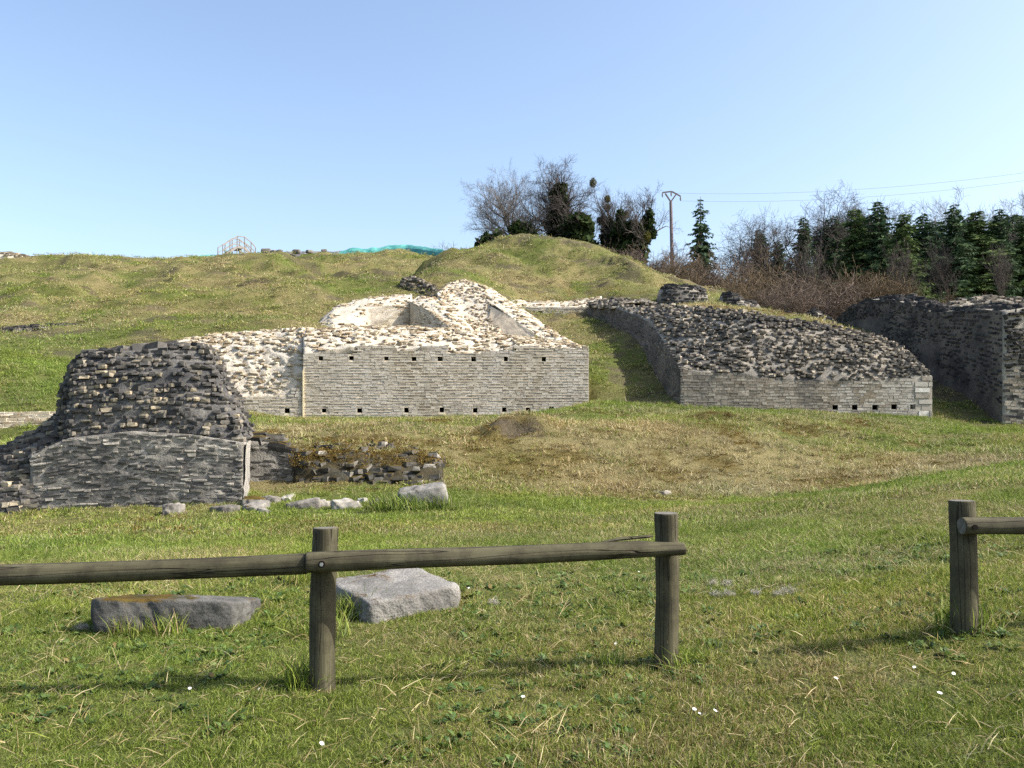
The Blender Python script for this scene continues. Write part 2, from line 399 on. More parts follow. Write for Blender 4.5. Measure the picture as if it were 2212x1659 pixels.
def zones(x, y):
    """how dry, how mossy, how bare the turf is at a place"""
    bank = sstep(16.6, 18.2, y) * (1 - sstep(29, 31, y)) * sstep(-9, -6, x) * (1 - sstep(11, 15, x))
    hill = sstep(24, 34, y)
    n1 = fbm(x * 0.35, y * 0.35, 21); n2 = fbm(x * 1.6, y * 1.6, 23); n3 = fbm(x * 0.12, y * 0.3, 29)
    dry = 0.23 + 0.9 * (n1 - 0.5) + 0.7 * (n2 - 0.5)
    dry = dry + 0.60 * bank * (1 - 0.75 * sstep(23.5, 25.5, y)) + 0.45 * sstep(34, 35, y) * (1 - sstep(38, 40, y)) * sstep(6.5, 7.5, x) + 0.40 * hill * (0.6 + 1.8 * (n3 - 0.35))
    dry = dry - 0.35 * sstep(0.56, 0.68, fbm(x * 0.5, y * 0.5, 31)) * (1 - 0.6 * bank)
    # greener foot of the left slope and the grass at the foot of the walls
    dry = dry - 0.30 * np.exp(-((y - 33) / 4.0) ** 2) * (1 - sstep(-12, -9, x))
    dry = dry - 0.30 * np.exp(-((y - 31) / 0.8) ** 2)
    dry = dry + 0.25 * np.exp(-(((x - 13.5) / 3) ** 2 + ((y - 27) / 2.0) ** 2))
    moss = bank * sstep(0.50, 0.62, fbm(x * 0.8 + 5, y * 0.8, 41)) * 0.9
    moss = np.maximum(moss, 0.95 * np.exp(-(((x - 0.2) / 1.5) ** 2 + ((y - 19.6) / 1.2) ** 2)))
    moss = np.maximum(moss, 0.7 * sstep(0.42, 0.6, n2) * np.exp(-(((x + 5.5) / 3.5) ** 2 + ((y - 13.0) / 1.6) ** 2)))
    moss = np.maximum(moss, 0.95 * sstep(0.35, 0.5, n2) * np.exp(-(((x + 3.6) / 1.6) ** 4 + ((y - 18.9) / 0.7) ** 4)))
    moss = np.maximum(moss, 0.85 * sstep(0.40, 0.55, n2) * sstep(34.5, 35.5, y) * (1 - sstep(38, 39, y)) * sstep(6.5, 8, x) * (1 - sstep(15, 16, x)))
    moss = np.maximum(moss, 0.75 * sstep(0.40, 0.58, n2) * np.exp(-(((x - 3) / 6) ** 4 + ((y - 46.3) / 1.6) ** 2)))
    bare = 0.9 * np.exp(-(((x - 0.15) / 0.85) ** 4 + ((y - 21.6) / 0.35) ** 2))
    bare = np.maximum(bare, 0.6 * hill * sstep(0.54, 0.66, fbm(x * 0.45, y * 0.9, 51)))
    return np.clip(dry, 0.02, 0.97), np.clip(moss, 0, 1), np.clip(bare, 0, 1)

def axis(stops):
    out = [stops[0][0]]
    for (a, st), (b, _) in zip(stops[:-1], stops[1:]):
        n = max(1, int(round((b - a) / st)))
        out += list(np.linspace(a, b, n + 1)[1:])
    return np.array(out)
gx = axis([(-600, 80), (-120, 12), (-48, 1.2), (-30, 0.35), (-12, 0.13), (14, 0.22), (24, 0.5), (40, 3), (64, 14), (120, 80), (600, 1)])
gy = axis([(-60, 12), (-10, 1.5), (2, 0.10), (20, 0.13), (33, 0.22), (60, 0.40), (80, 1.5), (95, 5), (130, 60), (900, 1)])
XX, YY = np.meshgrid(gx, gy)
ZZ = gz(XX, YY)
nx, ny = len(gx), len(gy)
idx = np.arange(nx * ny).reshape(ny, nx)
Fq = np.stack([idx[:-1, :-1], idx[:-1, 1:], idx[1:, 1:], idx[1:, :-1]], -1).reshape(-1, 4)
def ground_mat():
    t = NT('turf'); p = t.pos()
    at_ = t.node("ShaderNodeVertexColor", layer_name="zone")
    sep = t.node("ShaderNodeSeparateColor"); t.L(at_.outputs[0], sep.inputs[0])
    n = t.noise(p, 7.0, 6, 0.75)
    n2 = t.noise(t.mapping(p, (1, 1, 0.3)), 30.0, 4, 0.7)
    big = t.noise(p, 0.8, 4, 0.6)
    green = t.ramp(n2, [(0.25, (0.036, 0.045, 0.010)), (0.5, (0.085, 0.102, 0.023)), (0.75, (0.145, 0.155, 0.045))])
    straw = t.ramp(n2, [(0.25, (0.07, 0.058, 0.023)), (0.5, (0.165, 0.138, 0.060)), (0.75, (0.28, 0.235, 0.12))])
    f = t.math('ADD', t.math('MULTIPLY', t.math('SUBTRACT', n, 0.5), 1.5), sep.outputs[0])
    c = t.mix(t.ramp(f, [(0.15, 0.0), (0.85, 1.0)]), green, straw)
    mossc = t.ramp(n2, [(0.25, (0.045, 0.034, 0.008)), (0.55, (0.10, 0.073, 0.016)), (0.8, (0.16, 0.125, 0.03))])
    c = t.mix(t.ramp(t.math('MULTIPLY', sep.outputs[1], t.math('ADD', n, 0.4)), [(0.25, 0.0), (1.0, 0.85)]), c, mossc)
    earth = t.ramp(n2, [(0.3, (0.045, 0.036, 0.022)), (0.7, (0.11, 0.09, 0.06))])
    c = t.mix(t.ramp(t.math('MULTIPLY', sep.outputs[2], t.math('ADD', n, 0.45)), [(0.3, 0.0), (0.7, 1.0)]), c, earth)
    c = t.mix(1.0, c, t.ramp(big, [(0.3, 0.80), (0.7, 1.15)]), 'MULTIPLY')
    t.base(c)
    t.bump(t.math('ADD', n2, t.math('MULTIPLY', n, 1.5)), 0.9, 0.05)
    return t.m
ground = obj('ground', np.stack([XX, YY, ZZ], -1).reshape(-1, 3), Fq, ground_mat(), None, True)
tag(ground, kind='structure')
_d, _m, _b = zones(XX.ravel(), YY.ravel())
ca = ground.data.color_attributes.new("zone", 'FLOAT_COLOR', 'POINT')
ca.data.foreach_set("color", np.stack([_d, _m, _b, np.ones_like(_d)], -1).astype(np.float32).ravel())
# ------------------------------------------------------------------ masonry
def stone_proto(seed, rnd_, jit, rough=False):
    r = np.random.default_rng(seed)
    pts = {}; V = []
    for i in (-1, 0, 1):
        for j in (-1, 0, 1):
            for k in (-1, 0, 1):
                if i == j == k == 0: continue
                p = np.array([i, j, k], float) * 0.5
                m = abs(i) + abs(j) + abs(k)
                p *= {1: 1.0, 2: 1 - 0.07 * rnd_, 3: 1 - 0.15 * rnd_}[m]
                p += r.uniform(-jit, jit, 3)
                pts[(i, j, k)] = len(V); V.append(p)
    Fc = []
    for ax in range(3):
        for s in (-1, 1):
            o = [a for a in range(3) if a != ax]
            def g(a, b):
                q = [0, 0, 0]; q[ax] = s; q[o[0]] = a; q[o[1]] = b
                return pts[tuple(q)]
            for a in (-1, 0):
                for b in (-1, 0):
                    f = [g(a, b), g(a + 1, b), g(a + 1, b + 1), g(a, b + 1)]
                    n = np.cross(V[f[1]] - V[f[0]], V[f[2]] - V[f[0]])
                    f = f if n[ax] * s > 0 else f[::-1]
                    Fc += [(f[0], f[1], f[2]), (f[0], f[2], f[3])]
    return np.array(V), np.array(Fc)
def block_proto(seed, jit):
    """a broken angular stone: a cuboid with every corner knocked about"""
    r = np.random.default_rng(seed)
    V = np.array([[a, b, c] for c in (-.5, .5) for b in (-.5, .5) for a in (-.5, .5)]) + r.uniform(-jit, jit, (8, 3))
    Fq_ = [(0, 2, 3, 1), (4, 5, 7, 6), (0, 1, 5, 4), (2, 6, 7, 3), (0, 4, 6, 2), (1, 3, 7, 5)]
    Fc = []
    for f in Fq_:
        Fc += [(f[0], f[1], f[2]), (f[0], f[2], f[3])] if r.random() < 0.5 else [(f[1], f[2], f[3]), (f[1], f[3], f[0])]
    return V, np.array(Fc)
PROTO = {'rubble': [block_proto(100 + i, 0.11) for i in range(6)] + [stone_proto(130 + i, 1.05, 0.055) for i in range(18)],
         'ashlar': [block_proto(200 + i, 0.022) for i in range(12)]}
_pm = {}
def proto_mesh(kind, k, mat):
    if (kind, k, mat) not in _pm:
        V, Fc = PROTO[kind][k]
        _pm[(kind, k, mat)] = raw_mesh('stone', V, Fc, M[mat])
    return _pm[(kind, k, mat)]

class Grid:
    """a surface through rows of points (bottom row first), bilinear between them"""
    def __init__(s, rows, px=True):
        s.P = np.array([[at(*p) if px else p for p in r] for r in rows], float)
        s.nv, s.nu = s.P.shape[:2]
        mid = s.P
        s.ul = np.linalg.norm(np.diff(mid, axis=1), axis=2).mean(0)      # arc length of each column step
        s.vl = np.linalg.norm(np.diff(mid, axis=0), axis=2).mean(1)
        s.uc = np.concatenate([[0], np.cumsum(s.ul)]); s.vc = np.concatenate([[0], np.cumsum(s.vl)])
        s.U, s.Vv = s.uc[-1], s.vc[-1]
    def __call__(s, u, v):
        u = np.clip(np.asarray(u, float), 0, s.U); v = np.clip(np.asarray(v, float), 0, s.Vv)
        i = np.clip(np.searchsorted(s.uc, u, 'right') - 1, 0, s.nu - 2); j = np.clip(np.searchsorted(s.vc, v, 'right') - 1, 0, s.nv - 2)
        fu = ((u - s.uc[i]) / s.ul[i])[..., None]; fv = ((v - s.vc[j]) / s.vl[j])[..., None]
        P = s.P
        return (P[j, i] * (1 - fu) + P[j, i + 1] * fu) * (1 - fv) + (P[j + 1, i] * (1 - fu) + P[j + 1, i + 1] * fu) * fv
    def normal(s, u, v):
        e = 0.03
        a = s(u + e, v) - s(u - e, v); b = s(u, v + e) - s(u, v - e)
        n = np.cross(a, b); return n / (np.linalg.norm(n, axis=-1, keepdims=True) + 1e-9)

class Wall:
    def __init__(s, name, loc, label, cat='ruined wall', group=None):
        s.t = thing(name, loc, label, cat, group); s.st = []
    def skin(s, g, mat, step=0.13, amp=0.03, freq=3.0, seed=1, name='mortar', holes=(), push=0.0, close=None, smooth=True):
        """the mortar body behind the stones: the surface, uneven, with the scaffold holes cut into it; close = thickness of the body behind it"""
        if holes:
            us = sorted(set([0, g.U] + [a for h in holes for a in (h[0], h[1])])); vs = sorted(set([0, g.Vv] + [a for h in holes for a in (h[2], h[3])]))
            amp = 0.0
        else:
            us = np.linspace(0, g.U, max(2, int(g.U / step) + 1)); vs = np.linspace(0, g.Vv, max(2, int(g.Vv / step) + 1))
        UU, VV = np.meshgrid(us, vs)
        P = g(UU, VV); N = g.normal(UU, VV)
        nz = (fbm(UU * freq, VV * freq * 1.6, seed, 3) - 0.5) * 2
        P = P + N * (nz * amp + push)[..., None]
        nv_, nu_ = UU.shape
        ix = np.arange(nu_ * nv_).reshape(nv_, nu_)
        V = P.reshape(-1, 3)
        faces = []; holeF = []; hV = []
        for j in range(nv_ - 1):
            for i in range(nu_ - 1):
                cu, cv = (us[i] + us[i + 1]) / 2, (vs[j] + vs[j + 1]) / 2
                q = (ix[j, i], ix[j, i + 1], ix[j + 1, i + 1], ix[j + 1, i])
                if any(h[0] < cu < h[1] and h[2] < cv < h[3] for h in holes):
                    b = len(hV); n = N[j, i]
                    c4 = [V[k] for k in q]; hV += c4 + [c - n * 0.45 for c in c4]
                    holeF += [(b, b + 4, b + 5, b + 1), (b + 1, b + 5, b + 6, b + 2), (b + 2, b + 6, b + 7, b + 3), (b + 3, b + 7, b + 4, b), (b + 4, b + 7, b + 6, b + 5)]
                else:
                    faces.append(q)
        if close:
            c = np.asarray(close, float)
            n0 = len(V)
            bd = list(ix[0, :]) + list(ix[1:, -1]) + list(ix[-1, -2::-1]) + list(ix[-2:0:-1, 0])
            V = np.concatenate([V, V[bd] + c])
            for a in range(len(bd)):
                b = (a + 1) % len(bd)
                faces.append((bd[a], n0 + a, n0 + b, bd[b]))
            faces.append(tuple(n0 + a for a in range(len(bd)))[::-1])
        o = obj(name, V, faces, M[mat], s.t, smooth)
        for k in range(0, len(hV), 8):
            obj('scaffold_hole', hV[k:k + 8], [tuple(i - k for i in f) for f in holeF[k // 8 * 5:k // 8 * 5 + 5]], M['hole'], s.t)
        return o
    def stones(s, g, mat, course=0.10, length=(0.14, 0.30), depth=0.2, proud=(0.0, 0.06), fill=1.0, kind='rubble', hjit=0.15, yaw=0.1, tilt=0.06,
               joint=0.02, seed=1, skip=None, holes=(), top=None, mats=None, u0=0.0, u1=None, regular=False, wander=0.0):
        r = np.random.default_rng(seed)
        n = max(1, int(g.Vv / course)); ch = g.Vv / n
        u1 = g.U if u1 is None else u1
        for j in range(n):
            v = (j + 0.5) * ch
            u = u0 + r.uniform(0, length[0]) * (0.0 if regular else 1.0) - (0.5 * length[0] if regular and j % 2 else 0)
            while u < u1:
                L = r.uniform(*length); a, b = max(u, u0), min(u + L, u1); u += L
                L = b - a
                if L < length[0] * 0.35: continue
                um = (a + b) / 2
                vv = v + (r.uniform(-.5, .5) * ch * hjit) + wander * ch * (float(vnoise(um * 1.3, v * 2.0, seed + 5)) - 0.5)
                if r.random() > fill: continue
                for h in holes:
                    if v + ch * 0.4 > h[2] and v - ch * 0.4 < h[3] and a < h[1] and b > h[0]:
                        if h[0] - a > b - h[1]: b = h[0]
                        else: a = h[1]
                L = b - a
                if L < 0.045: continue
                um = (a + b) / 2
                P = g(um, vv)
                if skip is not None and skip(*project(P)): continue
                if top is not None and vv > top(um): continue
                N = g.normal(um, vv)
                T = g(min(um + 0.05, g.U), vv) - g(max(um - 0.05, 0), vv); T[2] *= 0.4; T /= np.linalg.norm(T) + 1e-9
                out = np.array([N[0], N[1], 0.0])
                ho = np.linalg.norm(out)
                if ho < 0.25: out = np.cross(np.array([0, 0, 1.0]), T) * -1; ho = np.linalg.norm(out)
                out /= ho
                ex = T
                ang = r.normal(0, yaw); tl = r.normal(0, tilt)
                ex = ex * math.cos(ang) + out * math.sin(ang)
                ez = np.array([0, 0, 1.0]) + ex * tl + out * r.normal(0, tilt)
                ey = np.cross(ez, ex); ey /= np.linalg.norm(ey); ez = np.cross(ex, ey)
                if np.dot(ey, out) < 0: ey = -ey; ex = -ex
                hh = ch * r.uniform(0.78, 1.05) if not regular else ch
                H = max(0.03, hh - joint); pr = r.uniform(*proud)
                # on a leaning surface each course steps back, so the stone's own front stands proud of the slope
                c = P + N * pr - out * depth * 0.5
                Mx = np.eye(4); Mx[:3, 0] = ex * max(0.05, L - joint * r.uniform(0.6, 1.5)); Mx[:3, 1] = ey * depth; Mx[:3, 2] = ez * H; Mx[:3, 3] = c
                mt = mat if mats is None else mats(P, r) or mat
                s.st.append((Mx, kind, int(r.integers(len(PROTO[kind]))), mt, L * H / (P[1] ** 2)))
    def ribs(s, g, mat, course, seed, top=None, holes=(), u1=None, out=0.014, h=0.022):
        """the mortar ribbons that stand proud along every bed joint"""
        r = np.random.default_rng(seed); mb = MB()
        n = max(1, int(g.Vv / course)); ch = g.Vv / n; u1 = g.U if u1 is None else u1
        for j in range(1, n):
            v = j * ch; u = 0.0
            while u < u1:
                L = r.uniform(0.12, 0.5); a, b = u, min(u + L, u1); u += L
                if r.random() < 0.12 or b - a < 0.04: continue
                if top is not None and v > top((a + b) / 2) - 0.03: continue
                if any(hh[0] < b and a < hh[1] and hh[2] < v < hh[3] for hh in holes): continue
                P, Q = g(a, v), g(b, v); N = g.normal((a + b) / 2, v); o_ = r.uniform(0.3, 1.25) * out; dz = r.normal(0, 0.004)
                mb.box((P + Q) / 2 + N * (o_ - 0.03) + [0, 0, dz], Q - P, N * 0.06, [0, 0, h * r.uniform(0.6, 1.2)])
        mb.build('mortar_ribs', M[mat], s.t)
    def finish(s, limit=300, stuff='small_stones', name='stone'):
        s.st.sort(key=lambda q: -q[4])
        inv = Matrix.Translation(-Vector(s.t.location))
        for Mx, kind, k, mt, _ in s.st[:limit]:
            o = bpy.data.objects.new(name, proto_mesh(kind, k, mt)); COL.objects.link(o)
            o.parent = s.t; o.matrix_parent_inverse = inv
            o.matrix_basis = Matrix(Mx.tolist())
        rest = s.st[limit:]
        for mt in sorted(set(q[3] for q in rest)):
            V = []; Fc = []; n = 0
            for Mx, kind, k, m2, _ in rest:
                if m2 != mt: continue
                v, f = PROTO[kind][k]
                V.append(v @ Mx[:3, :3].T + Mx[:3, 3]); Fc.append(f + n); n += len(v)
            o = obj(stuff, np.concatenate(V), np.concatenate(Fc), M[mt], s.t)
            tag(o, kind='stuff')
        return s.t
def lerp_pts(pts, x):
    a = np.array(pts, float); return float(np.interp(x, a[:, 0], a[:, 1]))

# ---- the dark pier in front, left
PB = at(300, 1095, 16.6)
W = Wall('ruined_pier', (PB[0], PB[1], PB[2]), 'dark lichen-blackened stone pier with rough rubble top at the front left', 'ruin')
def X(px, Y): return (px - CX) / F * Y
fr = at(524, 1098, 16.0); fl = at(68, 1110, 16.0)
bk = 2.4
g = Grid([[(68, 1112, 16.0), (180, 1110, 16.0), (300, 1108, 16.0), (420, 1104, 16.0), (524, 1100, 16.0)],
          [(64, 982, 16.1), (150, 946, 16.1), (285, 931, 16.1), (410, 938, 16.1), (526, 956, 16.1)]])
W.skin(g, 'pier_face', 0.06, 0.025, 5, 3, close=(-0.1, 0.6, 0))
W.stones(g, 'pier_flat', 0.066, (0.10, 0.32), 0.16, (-0.005, 0.035), 0.93, 'rubble', 0.5, 0.04, 0.04, 0.016, 11, wander=0.8)
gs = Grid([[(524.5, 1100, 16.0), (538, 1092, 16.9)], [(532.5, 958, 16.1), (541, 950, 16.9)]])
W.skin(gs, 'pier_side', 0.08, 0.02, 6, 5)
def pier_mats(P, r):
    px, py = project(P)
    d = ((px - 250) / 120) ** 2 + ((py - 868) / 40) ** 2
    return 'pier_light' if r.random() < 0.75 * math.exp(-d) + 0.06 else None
def ring(py_, l, rr, Yf, Yb):
    return None
g = Grid([[(320, 945, 18.9), (112, 955, 18.3), (100, 962, 16.9), (150, 950, 16.25), (285, 930, 16.2), (410, 936, 16.2), (528, 955, 16.2), (543, 945, 16.9), (548, 940, 18.0), (320, 945, 18.9)],
          [(320, 885, 18.9), (136, 888, 18.3), (128, 890, 17.0), (156, 880, 16.4), (290, 875, 16.3), (400, 880, 16.3), (495, 890, 16.45), (520, 885, 17.1), (528, 880, 18.0), (320, 885, 18.9)],
          [(320, 815, 18.8), (146, 828, 18.2), (138, 830, 17.1), (160, 815, 16.7), (290, 805, 16.6), (400, 805, 16.6), (466, 810, 16.8), (480, 808, 17.3), (487, 805, 18.0), (320, 815, 18.8)],
          [(310, 768, 18.6), (168, 780, 18.2), (158, 783, 17.3), (180, 764, 17.1), (270, 758, 17.0), (360, 751, 17.0), (440, 753, 17.1), (459, 760, 17.5), (462, 760, 18.0), (310, 768, 18.6)]])
W.skin(g, 'pier_mortar', 0.10, 0.05, 4, 9)
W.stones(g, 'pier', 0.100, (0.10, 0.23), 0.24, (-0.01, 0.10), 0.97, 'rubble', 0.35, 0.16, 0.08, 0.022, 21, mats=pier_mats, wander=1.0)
gt = Grid([[(150, 786, 17.4), (270, 760, 17.0), (360, 753, 17.0), (440, 756, 17.1), (460, 762, 17.5)],
           [(165, 772, 18.4), (270, 764, 18.4), (360, 758, 18.4), (430, 758, 18.4), (455, 764, 18.4)]])
W.skin(gt, 'pier_mortar', 0.12, 0.04, 4, 10)
W.stones(gt, 'pier', 0.22, (0.18, 0.45), 0.3, (-0.02, 0.05), 0.9, 'rubble', 0.3, 0.2, 0.1, -0.02, 23)
# the collapsed left flank, stepping down
g = Grid([[(-90, 1125, 15.7), (0, 1118, 15.7), (45, 1110, 15.8), (72, 1102, 16.0)],
          [(-90, 1010, 16.4), (0, 1005, 16.4), (50, 1000, 16.3), (72, 1000, 16.2)],
          [(-90, 1000, 17.2), (0, 985, 17.1), (60, 960, 16.9), (150, 945, 16.5)],
          [(-90, 996, 18.6), (10, 968, 18.3), (75, 935, 17.8), (118, 896, 17.2)]])
W.skin(g, 'pier_mortar', 0.12, 0.05, 4, 15, close=(0, 0.8, 0))
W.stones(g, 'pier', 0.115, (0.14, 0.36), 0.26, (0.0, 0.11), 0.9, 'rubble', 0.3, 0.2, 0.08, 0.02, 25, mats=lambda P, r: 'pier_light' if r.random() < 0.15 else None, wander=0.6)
W.finish()

# ---- dark recess wall and mossy low wall beside the pier
b = at(590, 1060, 18.4)
W = Wall('recess_masonry', b, 'low dark flat-faced wall in the recess right of the black pier')
g = Grid([[(530, 1070, 18.3), (600, 1068, 18.3), (648, 1066, 18.2)], [(530, 952, 18.5), (600, 957, 18.5), (648, 984, 18.4)]])
W.skin(g, 'pier_face', 0.08, 0.03, 5, 31, close=(0, 0.6, 0))
W.stones(g, 'pier_flat', 0.08, (0.15, 0.4), 0.14, (-0.01, 0.03), 0.6, 'rubble', 0.4, 0.05, 0.05, 0.02, 33)
g = Grid([[(530, 954, 18.45), (600, 958, 18.45), (648, 984, 18.4)], [(530, 938, 19.3), (600, 945, 19.3), (660, 972, 19.2)]])
W.stones(g, 'mossy', 0.16, (0.2, 0.4), 0.2, (-0.03, 0.05), 0.8, 'rubble', 0.4, 0.3, 0.1, 0.0, 34)
W.finish()
b = at(800, 1056, 17.9)
W = Wall('mossy_masonry', b, 'low tumbledown rubble wall overgrown with orange-brown moss under the bank')
MOSSROWS = [[(632, 1070, 17.9), (700, 1070, 17.7), (800, 1068, 17.7), (900, 1064, 17.6), (952, 1062, 17.7)],
          [(632, 1030, 18.1), (700, 1025, 18.0), (800, 1024, 18.0), (900, 1024, 17.9), (954, 1020, 18.0)],
          [(636, 985, 18.4), (700, 978, 18.5), (800, 985, 18.6), (900, 990, 18.6), (950, 1000, 18.5)],
          [(640, 972, 19.3), (700, 965, 19.4), (800, 966, 19.5), (900, 972, 19.5), (955, 985, 19.3)]]
g = Grid(MOSSROWS)
W.skin(g, 'moss_core', 0.08, 0.12, 3, 35, close=(0, 0.5, 0))
W.stones(g, 'mossy', 0.11, (0.10, 0.32), 0.26, (-0.08, 0.11), 0.74, 'rubble', 0.6, 0.5, 0.22, 0.0, 37, wander=2.0)
W.finish()

# ---- beige low wall at the far left
b = at(40, 945, 24)
W = Wall('beige_masonry', b, 'low beige coursed stone wall at the left edge behind the black pier')
g = Grid([[(-120, 965, 24.3), (0, 960, 24.3), (170, 955, 24.4)], [(-120, 891, 24.6), (0, 890, 24.6), (170, 888, 24.8)]])
W.skin(g, 'face_mortar', 0.15, 0.02, 3, 39, close=(0, 0.8, 0))
W.stones(g, 'new_stone', 0.10, (0.16, 0.32), 0.16, (0.0, 0.03), 0.97, 'ashlar', 0.2, 0.04, 0.04, 0.02, 41)
W.finish()

# ---- the long restored front wall
def w2(px, py): return onplane(px, py, A2, B2)
dir2 = (B2 - A2); dir2[2] = 0; dir2 /= np.linalg.norm(dir2)
W = Wall('ruined_facade', w2(860, 900), 'long grey coursed front wall with two rows of scaffold holes and white mortared rubble top')
STEPS = [(655, 765), (772, 765), (772.1, 749), (852, 749), (852.1, 760), (905, 760), (905.1, 750), (964, 750), (964.1, 765), (1115, 765), (1115.1, 746), (1170, 746), (1170.1, 756), (1272, 756)]
g = Grid([[w2(655, 925), w2(1272, 925)], [w2(655, 746), w2(1272, 746)]], px=False)
def uv2(px, py, g=g):
    P = w2(px, py); o = g.P[0, 0]
    return float(np.dot(P - o, dir2)), float((P[2] - g.P[0, 0][2]) / (g.P[1, 0][2] - g.P[0, 0][2]) * g.Vv)
holes = []
for px, py in [(694.5, 774), (760.5, 775), (835.5, 776), (895, 778), (951.5, 778), (1024.5, 779), (1093.5, 780), (1175, 781)] + \
              [(701, 887), (777.5, 887), (878.6, 886), (954.8, 886), (1027.5, 886), (1089.7, 886), (1140.8, 886), (1192.5, 885)]:
    u, v = uv2(px, py); q_ = [random.uniform(0.07, 0.10) for _ in range(4)]; holes.append((u - q_[0], u + q_[1], v - q_[2], v + q_[3]))
gsk = Grid([[w2(655, 925), w2(1272, 925)], [w2(655, 765), w2(1272, 765)]], px=False)
W.skin(gsk, 'face_mortar', holes=holes, push=-0.012, close=(-0.1, 1.5, 0), smooth=False)
gup = Grid([[w2(x_, 766) for x_, _ in STEPS], [w2(x_, min(y_ + 1.5, 765)) for x_, y_ in STEPS]], px=False)
W.skin(gup, 'face_mortar', 0.15, 0.0, push=-0.012, smooth=False)
def top2(u):
    px, _ = project(g(u, 0.5)); return uv2(px, lerp_pts(STEPS, px))[1]
W.stones(g, 'face_stone', 0.104, (0.13, 0.27), 0.16, (-0.010, 0.010), 1.0, 'ashlar', 0.0, 0.02, 0.02, 0.016, 51, holes=holes, top=top2)
W.ribs(g, 'face_mortar', 0.104, 52, top2, holes)
# lower left strip
gl = Grid([[w2(440, 925), w2(654, 925)], [w2(440, 857), w2(654, 857)]], px=False)
P = w2(620.7, 887); hu = float(np.dot(P - gl.P[0, 0], dir2)); hv = float((P[2] - gl.P[0, 0][2]))
hl = [(hu - 0.09, hu + 0.09, hv - 0.09, hv + 0.09)]
W.skin(gl, 'face_mortar', holes=hl, push=-0.02, close=(-0.1, 1.5, -0.1), smooth=False)
W.stones(gl, 'face_stone', 0.108, (0.15, 0.32), 0.16, (-0.02, 0.008), 1.0, 'ashlar', 0.0, 0.012, 0.012, 0.022, 53, holes=hl)
W.ribs(gl, 'face_mortar', 0.108, 56, None, hl, out=0.004)
gq = Grid([[w2(618, 858), w2(654, 858)], [w2(624, 838), w2(654, 838)]], px=False)
W.stones(gq, 'face_stone', 0.108, (0.15, 0.3), 0.2, (0.0, 0.02), 1.0, 'ashlar', 0.0, 0.012, 0.012, 0.022, 54)
mb = MB(); mb.bar(w2(655.5, 800) + np.array([0, -0.03, 0]), w2(655.5, 903) + np.array([0, -0.03, 0]), 0.05, 0.05, up=(1, 0, 0)); mb.build('joint_strip', M['line'], W.t)
# rubble, white mortared
def Yw(px): return float(w2(px, 800)[1])
g1 = Grid([[(425, 862, 31.24), (520, 859, 31.41), (600, 858, 31.59), (655, 857, Yw(655) + 0.02)],
           [(425, 808, 31.74), (520, 800, 31.94), (600, 798, 31.94), (655, 800, Yw(655) + 0.12)],
           [(405, 762, 32.74), (495, 750, 32.94), (600, 746, 32.74), (655, 752, Yw(655) + 0.60)],
           [(380, 739, 33.74), (470, 727, 34.14), (600, 716, 34.34), (655, 714, Yw(655) + 2.20)],
           [(376, 737, 34.64), (470, 724, 35.04), (600, 714, 35.24), (655, 712, Yw(655) + 3.10)]])
W.skin(g1, 'new_mortar', 0.08, 0.11, 3.2, 55, close=(0, 0.5, -0.3))
W.stones(g1, 'new_stone', 0.10, (0.13, 0.34), 0.22, (-0.06, 0.095), 0.66, 'rubble', 0.6, 0.25, 0.09, 0.02, 57, wander=1.5)
cols = [655, 772, 852, 905, 964, 1060, 1115, 1170, 1230, 1268]
tops = [(655, 714), (700, 712), (850, 708), (950, 711), (1000, 716), (1030, 722), (1150, 733), (1235, 742), (1268, 755)]
def Yw(px): return float(w2(px, 800)[1])
g2 = Grid([[tuple([c, lerp_pts(STEPS, c + 0.3 if c < 1268 else c) + 1, Yw(c) + 0.02]) for c in cols],
           [tuple([c, 0.5 * lerp_pts(STEPS, c + .3 if c < 1268 else c) + 0.5 * lerp_pts(tops, c) - 3, Yw(c) + 0.75 - 0.4 * (c > 1240)]) for c in cols],
           [tuple([c, lerp_pts(tops, c), Yw(c) + 2.2 - 1.2 * (c > 1240)]) for c in cols],
           [tuple([c, lerp_pts(tops, c) - 1, Yw(c) + 3.1 - 1.2 * (c > 1240)]) for c in cols]])
W.skin(g2, 'new_mortar', 0.08, 0.10, 3.2, 59, close=(0, 0.4, -0.4))
W.stones(g2, 'new_stone', 0.09, (0.12, 0.28), 0.2, (-0.06, 0.085), 0.68, 'rubble', 0.6, 0.25, 0.09, 0.02, 61, wander=1.2)
W.finish()

# ---- left chamber: back wall and its broken left arm
W = Wall('ruined_chamber', at(800, 712, 38.5), 'white mortared broken chamber wall standing behind the left half of the front wall')
g = Grid([[(797, 716, 39.0), (884, 712, 39.6)], [(797, 660, 39.0), (884, 656, 39.6)]])
W.skin(g, 'face_mortar', 0.2, 0.01, 3, 63, close=(0, 0.8, 0))
W.stones(g, 'new_stone', 0.12, (0.2, 0.34), 0.16, (-0.005, 0.015), 1.0, 'ashlar', 0.0, 0.01, 0.01, 0.025, 65)
g = Grid([[(690, 714, 37.6), (720, 716, 37.0), (765, 716, 37.3), (797, 714, 38.95), (884, 657, 39.6)],
          [(688, 700, 38.2), (715, 680, 38.4), (765, 675, 38.6), (797, 662, 38.95), (884, 656.5, 39.62)],
          [(693, 690, 38.9), (722, 664, 39.5), (765, 651, 39.8), (800, 645, 40.0), (888, 639, 40.4)],
          [(697, 689, 39.7), (726, 663, 40.3), (765, 650, 40.6), (800, 643, 40.8), (890, 637, 41.2)]])
W.skin(g, 'new_mortar', 0.11, 0.06, 2.4, 67, close=(0, 0.4, -0.5))
